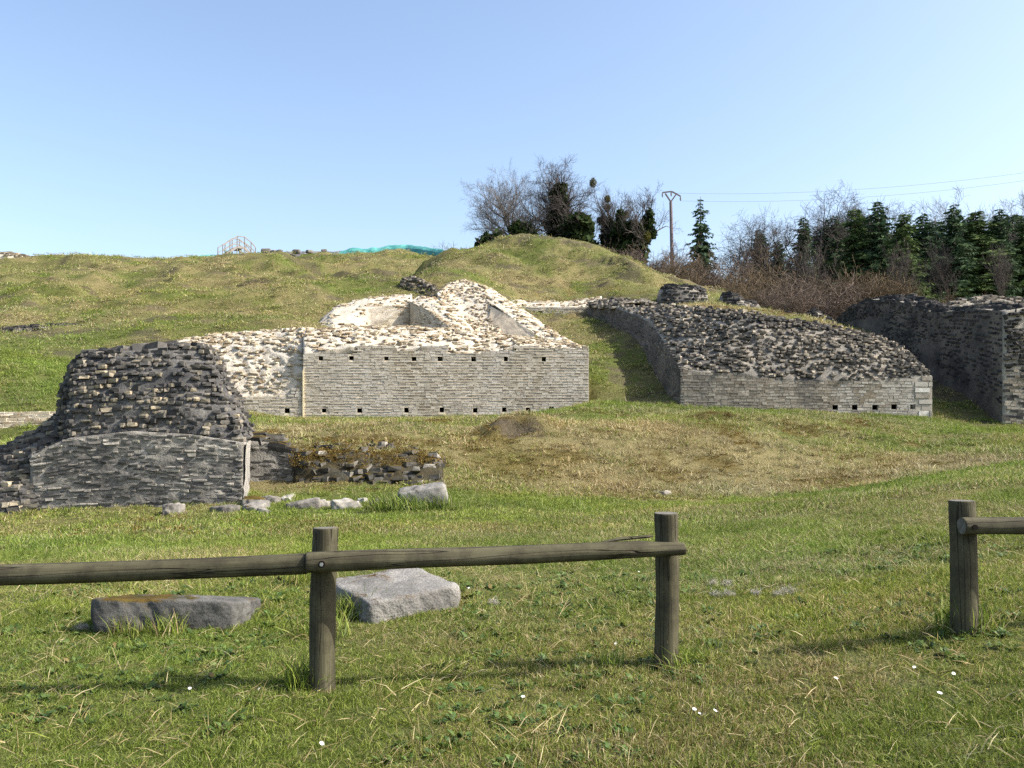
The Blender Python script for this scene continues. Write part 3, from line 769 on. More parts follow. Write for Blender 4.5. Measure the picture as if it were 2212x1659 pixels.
W.stones(g, 'new_stone', 0.10, (0.14, 0.34), 0.2, (-0.08, 0.06), 0.5, 'rubble', 0.5, 0.2, 0.08, 0.02, 69, wander=1.2, skip=lambda px, py: px > 797 and py > 664)
W.finish()
# ---- first sloping partition
W = Wall('sloping_partition', at(930, 706, 37), 'sloping white rubble-topped partition right of the left chamber')
g = Grid([[(884, 710, 39.7), (931, 716, 36.6), (985, 722, 35.0)], [(884, 650, 39.7), (926, 672, 37.8), (985, 716, 35.2)]])
W.skin(g, 'tan_plaster', 0.12, 0.015, 3, 71)
W.stones(g, 'new_stone', 0.115, (0.18, 0.3), 0.16, (-0.01, 0.012), 0.9, 'ashlar', 0.0, 0.01, 0.01, 0.03, 73)
g = Grid([[(884, 650, 39.7), (926, 672, 37.8), (950, 695, 36.6), (985, 716, 35.2)],
          [(907, 640, 40.3), (940, 660, 38.4), (975, 688, 36.8), (1008, 717, 35.3)],
          [(940, 642, 40.8), (962, 660, 38.9), (1002, 691, 37.0), (1032, 721, 35.4)],
          [(946, 660, 40.9), (968, 680, 39.0), (1008, 706, 37.1), (1034, 726, 35.5)]])
W.skin(g, 'new_mortar', 0.10, 0.05, 2.4, 75)
W.stones(g, 'new_stone', 0.11, (0.14, 0.30), 0.2, (-0.07, 0.06), 0.58, 'rubble', 0.5, 0.25, 0.09, 0.02, 77, wander=1.0)
W.finish()
# ---- niche
W = Wall('rubble_niche', at(1010, 715, 38), 'hollow rounded niche of white mortared rubble below the grassy mound')
g = Grid([[(975, 700, 38.6), (1010, 715, 37.6), (1040, 727, 36.8), (1075, 729, 36.6)],
          [(962, 672, 40.0), (1005, 690, 39.6), (1045, 700, 39.0), (1085, 703, 38.4)],
          [(950, 650, 41.0), (1002, 650, 41.4), (1050, 660, 40.6), (1090, 676, 39.8)],
          [(944, 634, 41.6), (965, 617, 42.6), (1003, 607, 43.2), (1050, 622, 42.4)],
          [(946, 632, 42.3), (966, 614, 43.3), (1004, 605, 43.9), (1054, 620, 43.2)]])
W.skin(g, 'new_mortar', 0.10, 0.07, 2.4, 79, close=(0, 0.5, -0.4))
W.stones(g, 'new_stone', 0.11, (0.13, 0.28), 0.2, (-0.06, 0.08), 0.66, 'rubble', 0.5, 0.25, 0.09, 0.03, 81, wander=1.0)
W.finish()
# ---- second sloping partition
W = Wall('long_sloping_partition', at(1150, 725, 36), 'long white rubble ramp wall running from the niche down to the front wall corner')
g = Grid([[(1050, 735, 37.8), (1095, 735, 36.6), (1155, 735, 35.3)], [(1060, 662, 40.2), (1100, 682, 38.3), (1155, 722, 35.6)]])
W.skin(g, 'tan_plaster', 0.12, 0.02, 3, 83)
g = Grid([[(1035, 632, 42.3), (1060, 655, 40.4), (1100, 682, 38.3), (1155, 722, 35.9), (1215, 752, 34.6)],
          [(1048, 620, 42.9), (1080, 648, 41.0), (1122, 676, 38.8), (1178, 716, 36.2), (1235, 748, 34.6)],
          [(1062, 624, 43.2), (1108, 655, 41.6), (1150, 682, 39.2), (1200, 718, 36.4), (1262, 754, 34.3)],
          [(1068, 636, 43.3), (1114, 668, 41.7), (1156, 696, 39.3), (1206, 730, 36.5), (1268, 766, 34.4)]])
W.skin(g, 'new_mortar', 0.10, 0.06, 2.4, 85)
W.stones(g, 'new_stone', 0.11, (0.14, 0.30), 0.2, (-0.07, 0.06), 0.58, 'rubble', 0.5, 0.25, 0.09, 0.02, 87, wander=1.0)
W.finish()
# ---- low wall at the head of the grass passage
A3, B3 = at(1105, 680, 43.9), at(1292, 680, 44.3)
W = Wall('passage_masonry', at(1190, 682, 44), 'low pale wall with one scaffold hole at the head of the grassy passage')
g = Grid([[(1085, 692, 43.9), (1292, 692, 44.3)], [(1085, 662, 43.9), (1292, 664, 44.3)]])
u = float(np.linalg.norm((at(1167, 676.5, 44.05) - g.P[0, 0])[:2])); v = float(at(1167, 676.5, 44.05)[2] - g.P[0, 0][2])
hc = [(u - 0.12, u + 0.12, v - 0.11, v + 0.11)]
W.skin(g, 'face_mortar', holes=hc, push=-0.01, close=(0, 0.8, -0.1), smooth=False)
W.stones(g, 'face_stone', 0.115, (0.18, 0.32), 0.16, (-0.012, 0.02), 1.0, 'ashlar', 0.0, 0.01, 0.01, 0.03, 89, holes=hc)
g = Grid([[(1085, 664, 43.95), (1150, 664, 44.0), (1220, 665, 44.2), (1292, 664, 44.3)],
          [(1075, 645, 44.8), (1150, 652, 44.9), (1220, 654, 45.0), (1300, 645, 45.0)],
          [(1075, 640, 45.6), (1150, 650, 45.6), (1220, 652, 45.7), (1300, 640, 45.7)]])
W.skin(g, 'new_mortar', 0.12, 0.05, 2.4, 91, close=(0, 0.3, -0.4))
W.stones(g, 'new_stone', 0.11, (0.15, 0.32), 0.2, (-0.07, 0.06), 0.55, 'rubble', 0.5, 0.25, 0.09, 0.02, 93, wander=1.0)
W.finish()

# ---- dark rubble outcrop left of the niche
W = Wall('dark_rubble_stub', at(900, 640, 43), 'small dark mossy rubble stub at the left foot of the mound above the chamber')
g = Grid([[(862, 622, 43.6), (885, 640, 43.0), (920, 646, 42.6), (945, 640, 42.6)], [(866, 606, 44.0), (890, 603, 43.8), (915, 612, 43.4), (945, 626, 43.0)], [(868, 604, 44.8), (892, 600, 44.8), (920, 608, 44.6), (950, 622, 44.2)]])
W.skin(g, 'moss_core', 0.12, 0.10, 2.4, 95, close=(0, 0.5, -0.4))
W.stones(g, 'dark_stone', 0.13, (0.2, 0.42), 0.24, (-0.03, 0.10), 0.6, 'rubble', 0.5, 0.3, 0.1, 0.02, 97)
W.finish()

# ---- right wall: grey facing below, dark rubble slope above, shaded left side
def w4(px, py): return onplane(px, py, A4, B4)
dir4 = B4 - A4; dir4[2] = 0; dir4 /= np.linalg.norm(dir4)
W = Wall('ruined_buttress', w4(1740, 890), 'broad right-hand wall with stained grey facing and dark sloping rubble face')
ST4 = [(1470, 800), (1530, 806), (1600, 808), (1650, 820), (1806, 823), (1959, 817), (1985, 811), (2014, 811)]
g = Grid([[w4(1470, 925), w4(2014, 925)], [w4(1470, 798), w4(2014, 798)]], px=False)
def uv4(px, py, g=g):
    P = w4(px, py); return float(np.dot(P - g.P[0, 0], dir4)), float((P[2] - g.P[0, 0][2]) / (g.P[1, 0][2] - g.P[0, 0][2]) * g.Vv)
hs = []
for px, py in [(1804, 880), (1846, 880), (1890, 880), (1931, 879), (1972, 879), (1560, 884), (1668, 886)]:
    u, v = uv4(px, py); hs.append((u - 0.10, u + 0.10, v - 0.09, v + 0.09))
gsk = Grid([[w4(1470, 925), w4(2014, 925)], [w4(1470, 824), w4(2014, 824)]], px=False)
W.skin(gsk, 'old_mortar', holes=hs, push=-0.012, close=(-0.1, 1.6, 0), smooth=False)
gup = Grid([[w4(x_, 825) for x_, _ in ST4], [w4(x_, min(y_ + 1.5, 824)) for x_, y_ in ST4]], px=False)
W.skin(gup, 'old_mortar', 0.15, 0.0, push=-0.012, smooth=False)
def top4(u):
    px, _ = project(g(u, 0.5)); return uv4(px, lerp_pts(ST4, px))[1]
def m4(P, r):
    px, _ = project(P); return 'face_stone' if px > 1806 + r.normal(0, 4) else None
W.stones(g, 'old_face', 0.104, (0.14, 0.30), 0.16, (-0.004, 0.010), 1.0, 'ashlar', 0.0, 0.006, 0.006, 0.012, 101, holes=hs, top=top4, mats=m4, u1=uv4(1974, 880)[0])
W.ribs(g, 'old_mortar', 0.104, 102, top4, hs, uv4(1974, 880)[0], out=0.010)
gq = Grid([[w4(1974, 925), w4(2014, 925)], [w4(1974, 811), w4(2014, 811)]], px=False)
W.skin(gq, 'old_mortar', 0.3, 0.0, push=-0.05, close=(-0.3, 1.0, 0), name='quoin_core')
W.stones(gq, 'face_stone', 0.20, (0.30, 0.72), 0.30, (0.0, 0.03), 1.0, 'ashlar', 0.0, 0.01, 0.0, 0.02, 103, mats=lambda P, r: 'quoin' if r.random() < 0.55 else None)
Y4 = lambda px: float(w4(px, 860)[1])
cols4 = [[(1470, 801), (1455, 772), (1430, 730), (1400, 692), (1330, 664)], [(1530, 807), (1518, 775), (1495, 735), (1462, 690), (1420, 660)], [(1600, 809), (1592, 775), (1578, 735), (1556, 690), (1520, 668)],
         [(1655, 821), (1648, 782), (1636, 735), (1625, 692), (1612, 677)], [(1806, 824), (1803, 785), (1795, 745), (1782, 714), (1768, 703)], [(1930, 819), (1927, 790), (1918, 760), (1905, 738), (1895, 728)],
         [(1985, 812), (1983, 798), (1974, 778), (1962, 762), (1952, 755)], [(2010, 812), (2005, 806), (1995, 797), (1985, 791), (1980, 789)]]
dep4 = [[0, 1.3, 3.3, 5.5, 8.9], [0.02, 0.75, 2.0, 3.9, 7.0], [0.02, 0.55, 1.35, 2.8, 4.4], [0.02, 0.5, 1.15, 2.1, 3.2], [0.02, 0.5, 1.1, 1.9, 2.8], [0.02, 0.5, 1.0, 1.7, 2.5], [0.02, 0.35, 0.75, 1.2, 1.9], [0.02, 0.3, 0.6, 1.0, 1.6]]
rows4 = [[(cols4[c][r][0], cols4[c][r][1], Y4(cols4[c][0][0]) + dep4[c][r]) for c in range(8)] for r in range(5)]
g = Grid(rows4)
W.skin(g, 'dark_mortar', 0.12, 0.09, 2.2, 105, close=(0, 0.4, -0.6))
W.stones(g, 'dark_stone', 0.125, (0.13, 0.27), 0.26, (-0.02, 0.16), 0.84, 'rubble', 0.5, 0.22, 0.08, 0.03, 107, wander=1.4)
# ridge running back above the shaded side
g = Grid([[(1330, 666, 40.3), (1272, 657, 44.0)], [(1345, 655, 41.0), (1290, 648, 44.4)], [(1400, 652, 41.2), (1330, 644, 44.6)], [(1460, 664, 40.8), (1400, 648, 44.8)]])
W.skin(g, 'dark_mortar', 0.16, 0.09, 2.2, 109)
W.stones(g, 'dark_stone', 0.15, (0.2, 0.44), 0.24, (-0.02, 0.13), 0.75, 'rubble', 0.5, 0.25, 0.1, 0.02, 111, wander=1.0)
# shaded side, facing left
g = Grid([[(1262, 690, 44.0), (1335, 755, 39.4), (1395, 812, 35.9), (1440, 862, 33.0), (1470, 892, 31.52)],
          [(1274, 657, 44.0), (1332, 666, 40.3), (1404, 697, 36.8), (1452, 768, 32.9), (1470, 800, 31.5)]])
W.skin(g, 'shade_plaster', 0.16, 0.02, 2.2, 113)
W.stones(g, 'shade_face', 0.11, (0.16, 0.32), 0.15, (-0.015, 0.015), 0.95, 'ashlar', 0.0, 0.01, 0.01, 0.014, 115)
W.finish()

# ---- far right wall
W = Wall('ruined_rampart', at(2166, 916, 31), 'tall dark shaded wall with wavy broken top at the right edge')
X4 = 18.33
def s4(Y, py):
    px = CX + F * X4 / Y; return tuple([px, py, Y])
K4 = 32.0 / 31.0
sk = [(a * K4, b) for a, b in [(31.0, 672), (33.0, 668), (34.5, 672), (36.0, 676), (38.6, 656), (40.0, 646), (42.5, 648), (44.8, 662), (47.0, 690)]]
bt = [(a * K4, b) for a, b in [(31.0, 925), (34.2, 850), (36.0, 826), (39.5, 772), (42.0, 735), (47.0, 700)]]
Ys = [a * K4 for a in [47.0, 44.8, 42.5, 40.0, 38.6, 36.0, 34.5, 33.0, 31.0]]
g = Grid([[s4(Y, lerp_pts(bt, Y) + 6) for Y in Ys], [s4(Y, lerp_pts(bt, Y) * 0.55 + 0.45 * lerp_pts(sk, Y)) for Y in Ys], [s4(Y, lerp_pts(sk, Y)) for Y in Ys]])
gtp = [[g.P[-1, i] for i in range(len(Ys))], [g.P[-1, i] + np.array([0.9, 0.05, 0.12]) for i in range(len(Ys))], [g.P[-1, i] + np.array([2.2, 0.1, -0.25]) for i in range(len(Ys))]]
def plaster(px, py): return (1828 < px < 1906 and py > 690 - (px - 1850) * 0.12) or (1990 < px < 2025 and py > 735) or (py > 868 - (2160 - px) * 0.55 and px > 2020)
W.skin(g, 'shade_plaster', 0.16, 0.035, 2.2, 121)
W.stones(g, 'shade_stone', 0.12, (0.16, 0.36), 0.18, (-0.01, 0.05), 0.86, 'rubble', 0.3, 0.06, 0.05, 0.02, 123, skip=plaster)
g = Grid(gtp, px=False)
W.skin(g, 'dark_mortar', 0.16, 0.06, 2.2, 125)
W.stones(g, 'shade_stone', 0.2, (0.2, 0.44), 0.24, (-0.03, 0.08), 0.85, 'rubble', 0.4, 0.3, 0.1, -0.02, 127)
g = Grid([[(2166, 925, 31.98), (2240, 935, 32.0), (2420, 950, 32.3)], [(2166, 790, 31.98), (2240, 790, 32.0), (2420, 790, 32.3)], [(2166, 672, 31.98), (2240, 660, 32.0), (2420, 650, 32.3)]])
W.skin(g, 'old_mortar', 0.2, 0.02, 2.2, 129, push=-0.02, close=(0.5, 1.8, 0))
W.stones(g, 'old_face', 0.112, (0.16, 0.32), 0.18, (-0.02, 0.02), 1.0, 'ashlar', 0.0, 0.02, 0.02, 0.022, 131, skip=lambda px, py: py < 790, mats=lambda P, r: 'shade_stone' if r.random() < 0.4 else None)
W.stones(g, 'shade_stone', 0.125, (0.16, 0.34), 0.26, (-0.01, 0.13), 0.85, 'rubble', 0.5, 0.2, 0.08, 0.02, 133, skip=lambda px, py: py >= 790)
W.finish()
W = Wall('rubble_rampart', at(2140, 676, 42), 'humped rubble wall top rising behind the far right wall')
g = Grid([[(1985, 690, 41.5), (2060, 700, 41.5), (2140, 700, 41.5), (2300, 700, 41.5)], [(1990, 677, 41.8), (2060, 660, 41.8), (2140, 650, 41.8), (2300, 662, 41.8)], [(1995, 675, 42.8), (2070, 650, 42.8), (2140, 642, 42.8), (2300, 652, 42.8)]])
W.skin(g, 'dark_mortar', 0.2, 0.08, 2.0, 135, close=(0, 1.0, -0.5))
W.stones(g, 'dark_stone', 0.15, (0.2, 0.44), 0.24, (-0.02, 0.13), 0.8, 'rubble', 0.5, 0.25, 0.1, 0.02, 137)
W.finish()

# ---- dark stubs behind the right wall
def stub(name, label, rows, seed, course=0.14):
    q = rows[0][len(rows[0]) // 2]
    W = Wall(name, at(*q), label)
    g = Grid(rows)
    W.skin(g, 'dark_mortar', 0.14, 0.07, 2.4, seed, close=(0, 0.6, -0.3))
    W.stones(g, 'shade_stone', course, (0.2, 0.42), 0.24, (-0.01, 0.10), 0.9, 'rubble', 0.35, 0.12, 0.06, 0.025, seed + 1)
    W.finish()
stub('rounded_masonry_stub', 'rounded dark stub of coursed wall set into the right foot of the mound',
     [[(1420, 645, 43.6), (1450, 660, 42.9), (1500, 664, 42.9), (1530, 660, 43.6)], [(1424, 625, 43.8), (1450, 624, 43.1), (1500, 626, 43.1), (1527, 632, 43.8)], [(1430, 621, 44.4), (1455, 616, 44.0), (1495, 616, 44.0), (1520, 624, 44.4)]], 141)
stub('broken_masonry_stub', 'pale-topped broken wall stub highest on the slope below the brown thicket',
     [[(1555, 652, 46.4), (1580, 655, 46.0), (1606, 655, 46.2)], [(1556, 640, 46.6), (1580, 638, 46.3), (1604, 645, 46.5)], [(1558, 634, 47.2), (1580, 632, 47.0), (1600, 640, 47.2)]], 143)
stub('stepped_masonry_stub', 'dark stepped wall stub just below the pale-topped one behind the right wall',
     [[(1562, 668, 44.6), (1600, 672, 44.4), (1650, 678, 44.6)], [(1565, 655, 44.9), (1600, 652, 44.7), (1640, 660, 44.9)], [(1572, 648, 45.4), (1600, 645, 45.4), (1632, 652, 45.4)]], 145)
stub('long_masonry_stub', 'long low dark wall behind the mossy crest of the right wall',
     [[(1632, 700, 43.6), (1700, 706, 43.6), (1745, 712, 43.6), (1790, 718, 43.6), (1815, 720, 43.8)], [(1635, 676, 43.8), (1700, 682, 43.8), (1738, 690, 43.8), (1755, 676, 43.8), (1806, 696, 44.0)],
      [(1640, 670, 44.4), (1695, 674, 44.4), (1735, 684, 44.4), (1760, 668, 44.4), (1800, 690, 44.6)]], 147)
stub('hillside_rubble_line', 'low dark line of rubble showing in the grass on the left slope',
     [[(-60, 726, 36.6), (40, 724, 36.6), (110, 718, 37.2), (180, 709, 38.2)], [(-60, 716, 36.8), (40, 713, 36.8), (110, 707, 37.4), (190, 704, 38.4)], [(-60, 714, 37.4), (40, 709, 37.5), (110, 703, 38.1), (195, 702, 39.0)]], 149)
W = Wall('skyline_masonry_stub', at(30, 562, 70), 'pale grey wall stub on the skyline at the left edge')
g = Grid([[(-120, 570, 69.5), (20, 568, 69.5), (78, 566, 69.8)], [(-120, 549, 69.8), (20, 549, 69.8), (70, 558, 70.2)], [(-120, 547, 71), (20, 547, 71), (60, 554, 71)]])
W.skin(g, 'face_mortar', 0.3, 0.06, 2.0, 151, close=(0, 0.6, -0.3))
W.stones(g, 'pier_light', 0.2, (0.25, 0.6), 0.3, (-0.02, 0.12), 0.7, 'rubble', 0.4, 0.2, 0.1, 0.03, 153)
W.finish()
# ------------------------------------------------------------------ wooden fence
def wood_mat(name, axis_scale, tint=1.0, foot=None):
    t = NT(name); p = t.objc()
    st = t.mapping(p, axis_scale)
    g = t.noise(st, 6.0, 5, 0.65, 0.6)
    fine = t.noise(t.mapping(p, tuple(a * (3 if a > 0.5 else 1) for a in axis_scale)), 14.0, 4, 0.7)
    c = t.ramp(g, [(0.25, (0.056 * tint, 0.052 * tint, 0.030 * tint)), (0.5, (0.130 * tint, 0.119 * tint, 0.070 * tint)), (0.75, (0.24 * tint, 0.222 * tint, 0.145 * tint))])
    blot = t.ramp(t.noise(p, 5.0, 5, 0.7), [(0.42, 0.0), (0.60, 1.0)])
    c = t.mix(t.math('MULTIPLY', blot, 0.65), c, (0.033, 0.028, 0.019))
    crack = t.ramp(t.noise(t.mapping(p, tuple(a * 1.6 for a in axis_scale)), 9.0, 2, 0.5, 0.3), [(0.485, 0.0), (0.50, 1.0), (0.515, 0.0)])
    c = t.mix(t.math('MULTIPLY', crack, 0.8), c, (0.02, 0.016, 0.012))
    if foot is not None:
        sep = t.node("ShaderNodeSeparateXYZ"); t.L(p, sep.inputs[0])
        ff = t.math('ADD', sep.outputs[2], t.math('MULTIPLY', t.math('SUBTRACT', t.noise(p, 12.0, 3), 0.5), 0.03))
        c = t.mix(t.math('MULTIPLY', t.ramp(ff, [(foot - 0.01, 1.0), (foot + 0.01, 0.0)]), 0.6), c, (0.17, 0.12, 0.055))
    t.base(c)
    t.b.inputs["Roughness"].default_value = 0.8
    h = t.math('SUBTRACT', t.math('ADD', g, t.math('MULTIPLY', fine, 0.5)), t.math('MULTIPLY', crack, 1.2))
    t.bump(h, 0.8, 0.012)
    return t.m
M['post'] = wood_mat('weathered_post_wood', (1, 1, 0.05), 0.62, foot=0.13)
M['rail'] = wood_mat('weathered_rail_wood', (0.05, 1, 1), 0.66)
t = NT('post_end_grain'); t.base(t.ramp(t.noise(t.objc(), 30, 4), [(0.3, (0.08, 0.072, 0.06)), (0.7, (0.17, 0.16, 0.14))])); M['endgrain'] = t.m
t = NT('galvanised_bolt'); t.base((0.55, 0.55, 0.56)); t.b.inputs["Metallic"].default_value = 0.8; t.b.inputs["Roughness"].default_value = 0.4; M['bolt'] = t.m
t = NT('bolt_hole'); t.base((0.015, 0.012, 0.01)); M['black'] = t.m

def log(name, a, b, ra, rb, mat, parent, seed, k=28, n=26, broken=False):
    """a round timber from a to b, a little uneven, lying in its own axes"""
    a, b = np.asarray(a, float), np.asarray(b, float)
    L = np.linalg.norm(b - a); d = (b - a) / L
    vertical = abs(d[2]) > 0.8
    r = np.random.default_rng(seed)
    th = np.arange(k) * 2 * math.pi / k
    tt = np.concatenate([[0, 0.004], np.linspace(0.01, 0.99, n), [0.996, 1.0]])
    V = []; Fc = []
    for q in tt:
        R = ra + (rb - ra) * q
        if q in (0, 1.0): R *= 0.94
        R = R * (1 + 0.05 * (vnoise(np.cos(th) * 1.3 + 9, np.sin(th) * 1.3 + q * 5 + seed, seed) - 0.5) + 0.05 * (vnoise(np.full(k, q * 7.0), th * 0, seed + 3) - 0.5))
        # a shallow drying split along the log
        R = R * (1 - 0.05 * np.exp(-((th - 4.2 - 0.5 * math.sin(q * 3 + seed)) / 0.09) ** 2))
        c = np.array([0.006 * math.sin(q * 4 + seed), 0.004 * math.cos(q * 5), q * L])
        if broken and q > 0.88:
            s = (q - 0.88) / 0.12
            up = np.sin(th)
            R = np.where(up > 0.1, R * (1 - 0.5 * s ** 0.7), R)
        V += [c + np.array([x, y, 0]) for x, y in zip(R * np.cos(th), R * np.sin(th))]
    m = len(tt)
    Fc = [(i * k + j, i * k + (j + 1) % k, (i + 1) * k + (j + 1) % k, (i + 1) * k + j) for i in range(m - 1) for j in range(k)]
    Fc += [tuple(range(k - 1, -1, -1)), tuple((m - 1) * k + j for j in range(k))]
    V = np.array(V)
    me = raw_mesh(name, V if vertical else V[:, [2, 0, 1]], Fc, mat, True)
    me.materials.append(M['endgrain']); me.polygons[-1].material_index = 1; me.polygons[-2].material_index = 1
    me.polygons[-1].use_smooth = False; me.polygons[-2].use_smooth = False
    o = bpy.data.objects.new(name, me); COL.objects.link(o)
    o.parent = parent; o.matrix_parent_inverse = Matrix.Translation(-Vector(parent.location))
    if vertical: ex = np.array([1, 0, 0.0]); ez = d; ey = np.cross(ez, ex); ey /= np.linalg.norm(ey); ex = np.cross(ey, ez)
    else: ex = d; ey = np.cross([0, 0, 1.0], ex); ey /= np.linalg.norm(ey); ez = np.cross(ex, ey)
    Mx = np.eye(4); Mx[:3, 0] = ex; Mx[:3, 1] = ey; Mx[:3, 2] = ez; Mx[:3, 3] = a
    o.matrix_basis = Matrix(Mx.tolist())
    return o
RP = 0.070
def sub_(o, part):
    """hang a piece under the part it belongs to, where it already is"""
    bpy.context.view_layer.update()
    w = o.matrix_world.copy(); o.parent = part; o.matrix_parent_inverse = part.matrix_world.inverted(); o.matrix_basis = w
    return o
p1b, p1t = at(697, 1492, 4.70), at(702, 1140, 4.74)
p2b, p2t = at(1441, 1438, 4.98), at(1438, 1108, 4.98)
p3b, p3t = at(2086, 1372, 4.72), at(2075, 1081, 4.74)
down = lambda p, t, e: p - (t - p) / np.linalg.norm(t - p) * e
fence = thing('post_and_rail_fence', p1b, 'weathered round-post fence with two rails, broken at its right end, across the foreground', 'fence')
log('post', down(p1b, p1t, 0.12), p1t, RP * 1.02, RP, M['post'], fence, 3)
log('post', down(p2b, p2t, 0.12), p2t, RP * 1.0, RP * 0.97, M['post'], fence, 5)
pl = p1b + np.array([-2.0, 0.0, 0.0]); pl[2] = gz1(pl[0], pl[1])
log('post', pl - [0, 0, 0.12], pl + [0, 0, 0.88], RP, RP, M['post'], fence, 9)
r1a, r1b = at(-260, 1252, 4.60), at(664, 1218, 4.60)
log('rail', r1a, r1b, 0.056, 0.054, M['rail'], fence, 11, n=40)
r2a, r2b = at(661, 1217, 4.575), at(1478, 1181, 4.86)
rail2 = log('rail', r2a, r2b, 0.056, 0.046, M['rail'], fence, 14, n=44, broken=True)
# splintered sliver left standing at the broken end
mb = MB(); mb.tube([at(1300, 1172, 4.80), at(1340, 1164, 4.82), at(1400, 1159, 4.84), at(1411, 1158, 4.85)], [0.008, 0.011, 0.009, 0.005], 6); sub_(mb.build('splinter', M['rail'], fence), rail2)
mb = MB(); c = at(695, 1219, 4.575 - 0.052)
mb.tube([c, c + [0, -0.010, 0]], 0.010, 6); sub_(mb.build('bolt_head', M['bolt'], fence), rail2)
mb = MB(); mb.tube([c + [0, 0.006, 0], c + [0, -0.004, 0]], 0.019, 14); sub_(mb.build('washer', M['black'], fence), rail2)
fence2 = thing('fence_end_section', p3b, 'lone right-hand fence post with a split rail leaving the frame', 'fence')
log('post', down(p3b, p3t, 0.12), p3t, RP * 1.0, RP * 0.98, M['post'], fence2, 17)
pr = p3b + np.array([1.9, 0.1, 0.1]); pr[2] = gz1(pr[0], pr[1])
log('post', pr - [0, 0, 0.12], pr + [0, 0, 0.8], RP, RP, M['post'], fence2, 19)
r3a, r3b = at(2078, 1138, 4.63), at(2700, 1132, 4.68)
rail3 = log('rail', r3a, r3b, 0.047, 0.05, M['rail'], fence2, 21, n=40)
mb = MB(); c = at(2107, 1139, 4.63 - 0.047); mb.tube([c + [0, 0.01, 0], c + [0, -0.003, 0]], 0.014, 12); sub_(mb.build('bolt_hole', M['black'], fence2), rail3)

# ------------------------------------------------------------------ stone blocks and loose rocks
def lump(name, c, dims, mat, seed, rotz=0.0, tilt=(0, 0), boxy=0.75, amp=0.05, freq=4.0, sub=18, label=None, cat='rock', group=None, taper=0.0, sink=0.25, shape=None):
    """a rough block: cube sphere between box and ball, dented by noise"""
    r = np.random.default_rng(seed)
    n = sub
    V = []; idx = {}; Fc = []
    def vid(i, j, k):
        if (i, j, k) not in idx:
            idx[(i, j, k)] = len(V); V.append(np.array([i, j, k], float) / n * 2 - 1)
        return idx[(i, j, k)]
    for ax in range(3):
        for s in (0, n):
            for a in range(n):
                for b in range(n):
                    def g(a_, b_):
                        q = [0, 0, 0]; q[ax] = s; o = [x for x in range(3) if x != ax]; q[o[0]] = a_; q[o[1]] = b_
                        return vid(*q)
                    f = [g(a, b), g(a + 1, b), g(a + 1, b + 1), g(a, b + 1)]
                    sgn = np.cross(V[f[1]] - V[f[0]], V[f[2]] - V[f[0]])[ax]
                    Fc.append(f if (sgn > 0) == (s == n) else f[::-1])
    V = np.array(V)
    ball = V / (np.linalg.norm(V, axis=1)[:, None])
    rb = (1.0 / (np.abs(V) ** 16).sum(1) ** (1 / 16.0))[:, None] * V
    P = rb * boxy + ball * (1 - boxy) * 1.1
    if shape is not None: P = shape(P)
    P[:, :2] *= (1 - taper * (P[:, 2:3] + 1) / 2)
    P = P * np.array(dims) * 0.5
    nn = P / (np.linalg.norm(P, axis=1)[:, None] + 1e-6)
    d = (fbm(P[:, 0] * freq + seed, P[:, 1] * freq + P[:, 2] * freq * 0.7, seed, 4) - 0.5) * 2 + 0.6 * (fbm(P[:, 0] * freq * 3 + P[:, 2] * freq * 2.3, P[:, 1] * freq * 3 - P[:, 2] * freq, seed + 3, 3) - 0.5) * 2
    P = P + nn * (d * amp)[:, None]
    P[:, 2] += dims[2] * (0.5 - sink)
    me = raw_mesh(name, P, np.array(Fc), mat, True)
    o = bpy.data.objects.new(name, me); COL.objects.link(o)
    o.location = [float(x) for x in c]; o.rotation_euler = (tilt[0], tilt[1], rotz)
    if label: tag(o, label, cat, group)
    return o
t = NT('granular_block'); p = t.pos()
g_ = t.noise(p, 55.0, 4, 0.6); b_ = t.noise(p, 4.0, 4, 0.6)
cc = t.ramp(g_, [(0.25, (0.13, 0.122, 0.11)), (0.5, (0.21, 0.20, 0.182)), (0.75, (0.30, 0.288, 0.265))])
cc = t.mix(1.0, cc, t.ramp(b_, [(0.3, 0.65), (0.7, 1.2)]), 'MULTIPLY')
sep = t.node("ShaderNodeSeparateXYZ"); t.L(t.node("ShaderNodeNewGeometry").outputs["Normal"], sep.inputs[0])
cc = t.mix(t.math('MULTIPLY', t.ramp(t.noise(p, 3.0, 4), [(0.45, 0.0), (0.6, 1.0)]), 0.5), cc, (0.07, 0.068, 0.066))
M['block_noMoss'] = t.m
mf = t.ramp(t.noise(p, 4.4, 6, 0.7), [(0.56, 0.0), (0.64, 1.0)])
cc2 = t.mix(t.math('MULTIPLY', mf, t.ramp(sep.outputs[2], [(0.1, 0.0), (0.5, 1.0)])), cc, t.ramp(g_, [(0.3, (0.035, 0.024, 0.008)), (0.7, (0.10, 0.058, 0.014))]))
t.base(cc2); t.bump(t.math('ADD', g_, t.math('MULTIPLY', t.voro(p, 60.0), 0.5)), 0.8, 0.009)
M['block'] = t.m
M['block_dark'] = stone_mat('lichen_shaded_block', [(0.0, (0.10, 0.096, 0.088)), (1.0, (0.13, 0.126, 0.115))], (0.04, 0.04, 0.038), 0.5, 3.0, moss=0.6, grain=34, bump=1.0)  # dark lichen, plus the shade of the slab's front put into the colour
c = at(388, 1342, 6.2)
lump('stone_slab', (c[0], c[1], gz1(c[0], c[1])), (1.0, 0.66, 0.23), M['block_dark'], 31, 0.03, (-0.16, 0.03), 0.97, 0.035, 5.5, 40,
     'long low grey stone slab with mossy front edge lying left of the middle fence post', 'stone block', sink=0.30)
c = at(850, 1312, 6.6)
def slab2(P):
    # corner-on: a blunt wedge whose top tips toward the viewer
    P = P.copy(); P[:, 0] += 0.25 * P[:, 1]; P[:, 2] += 0.0; return P
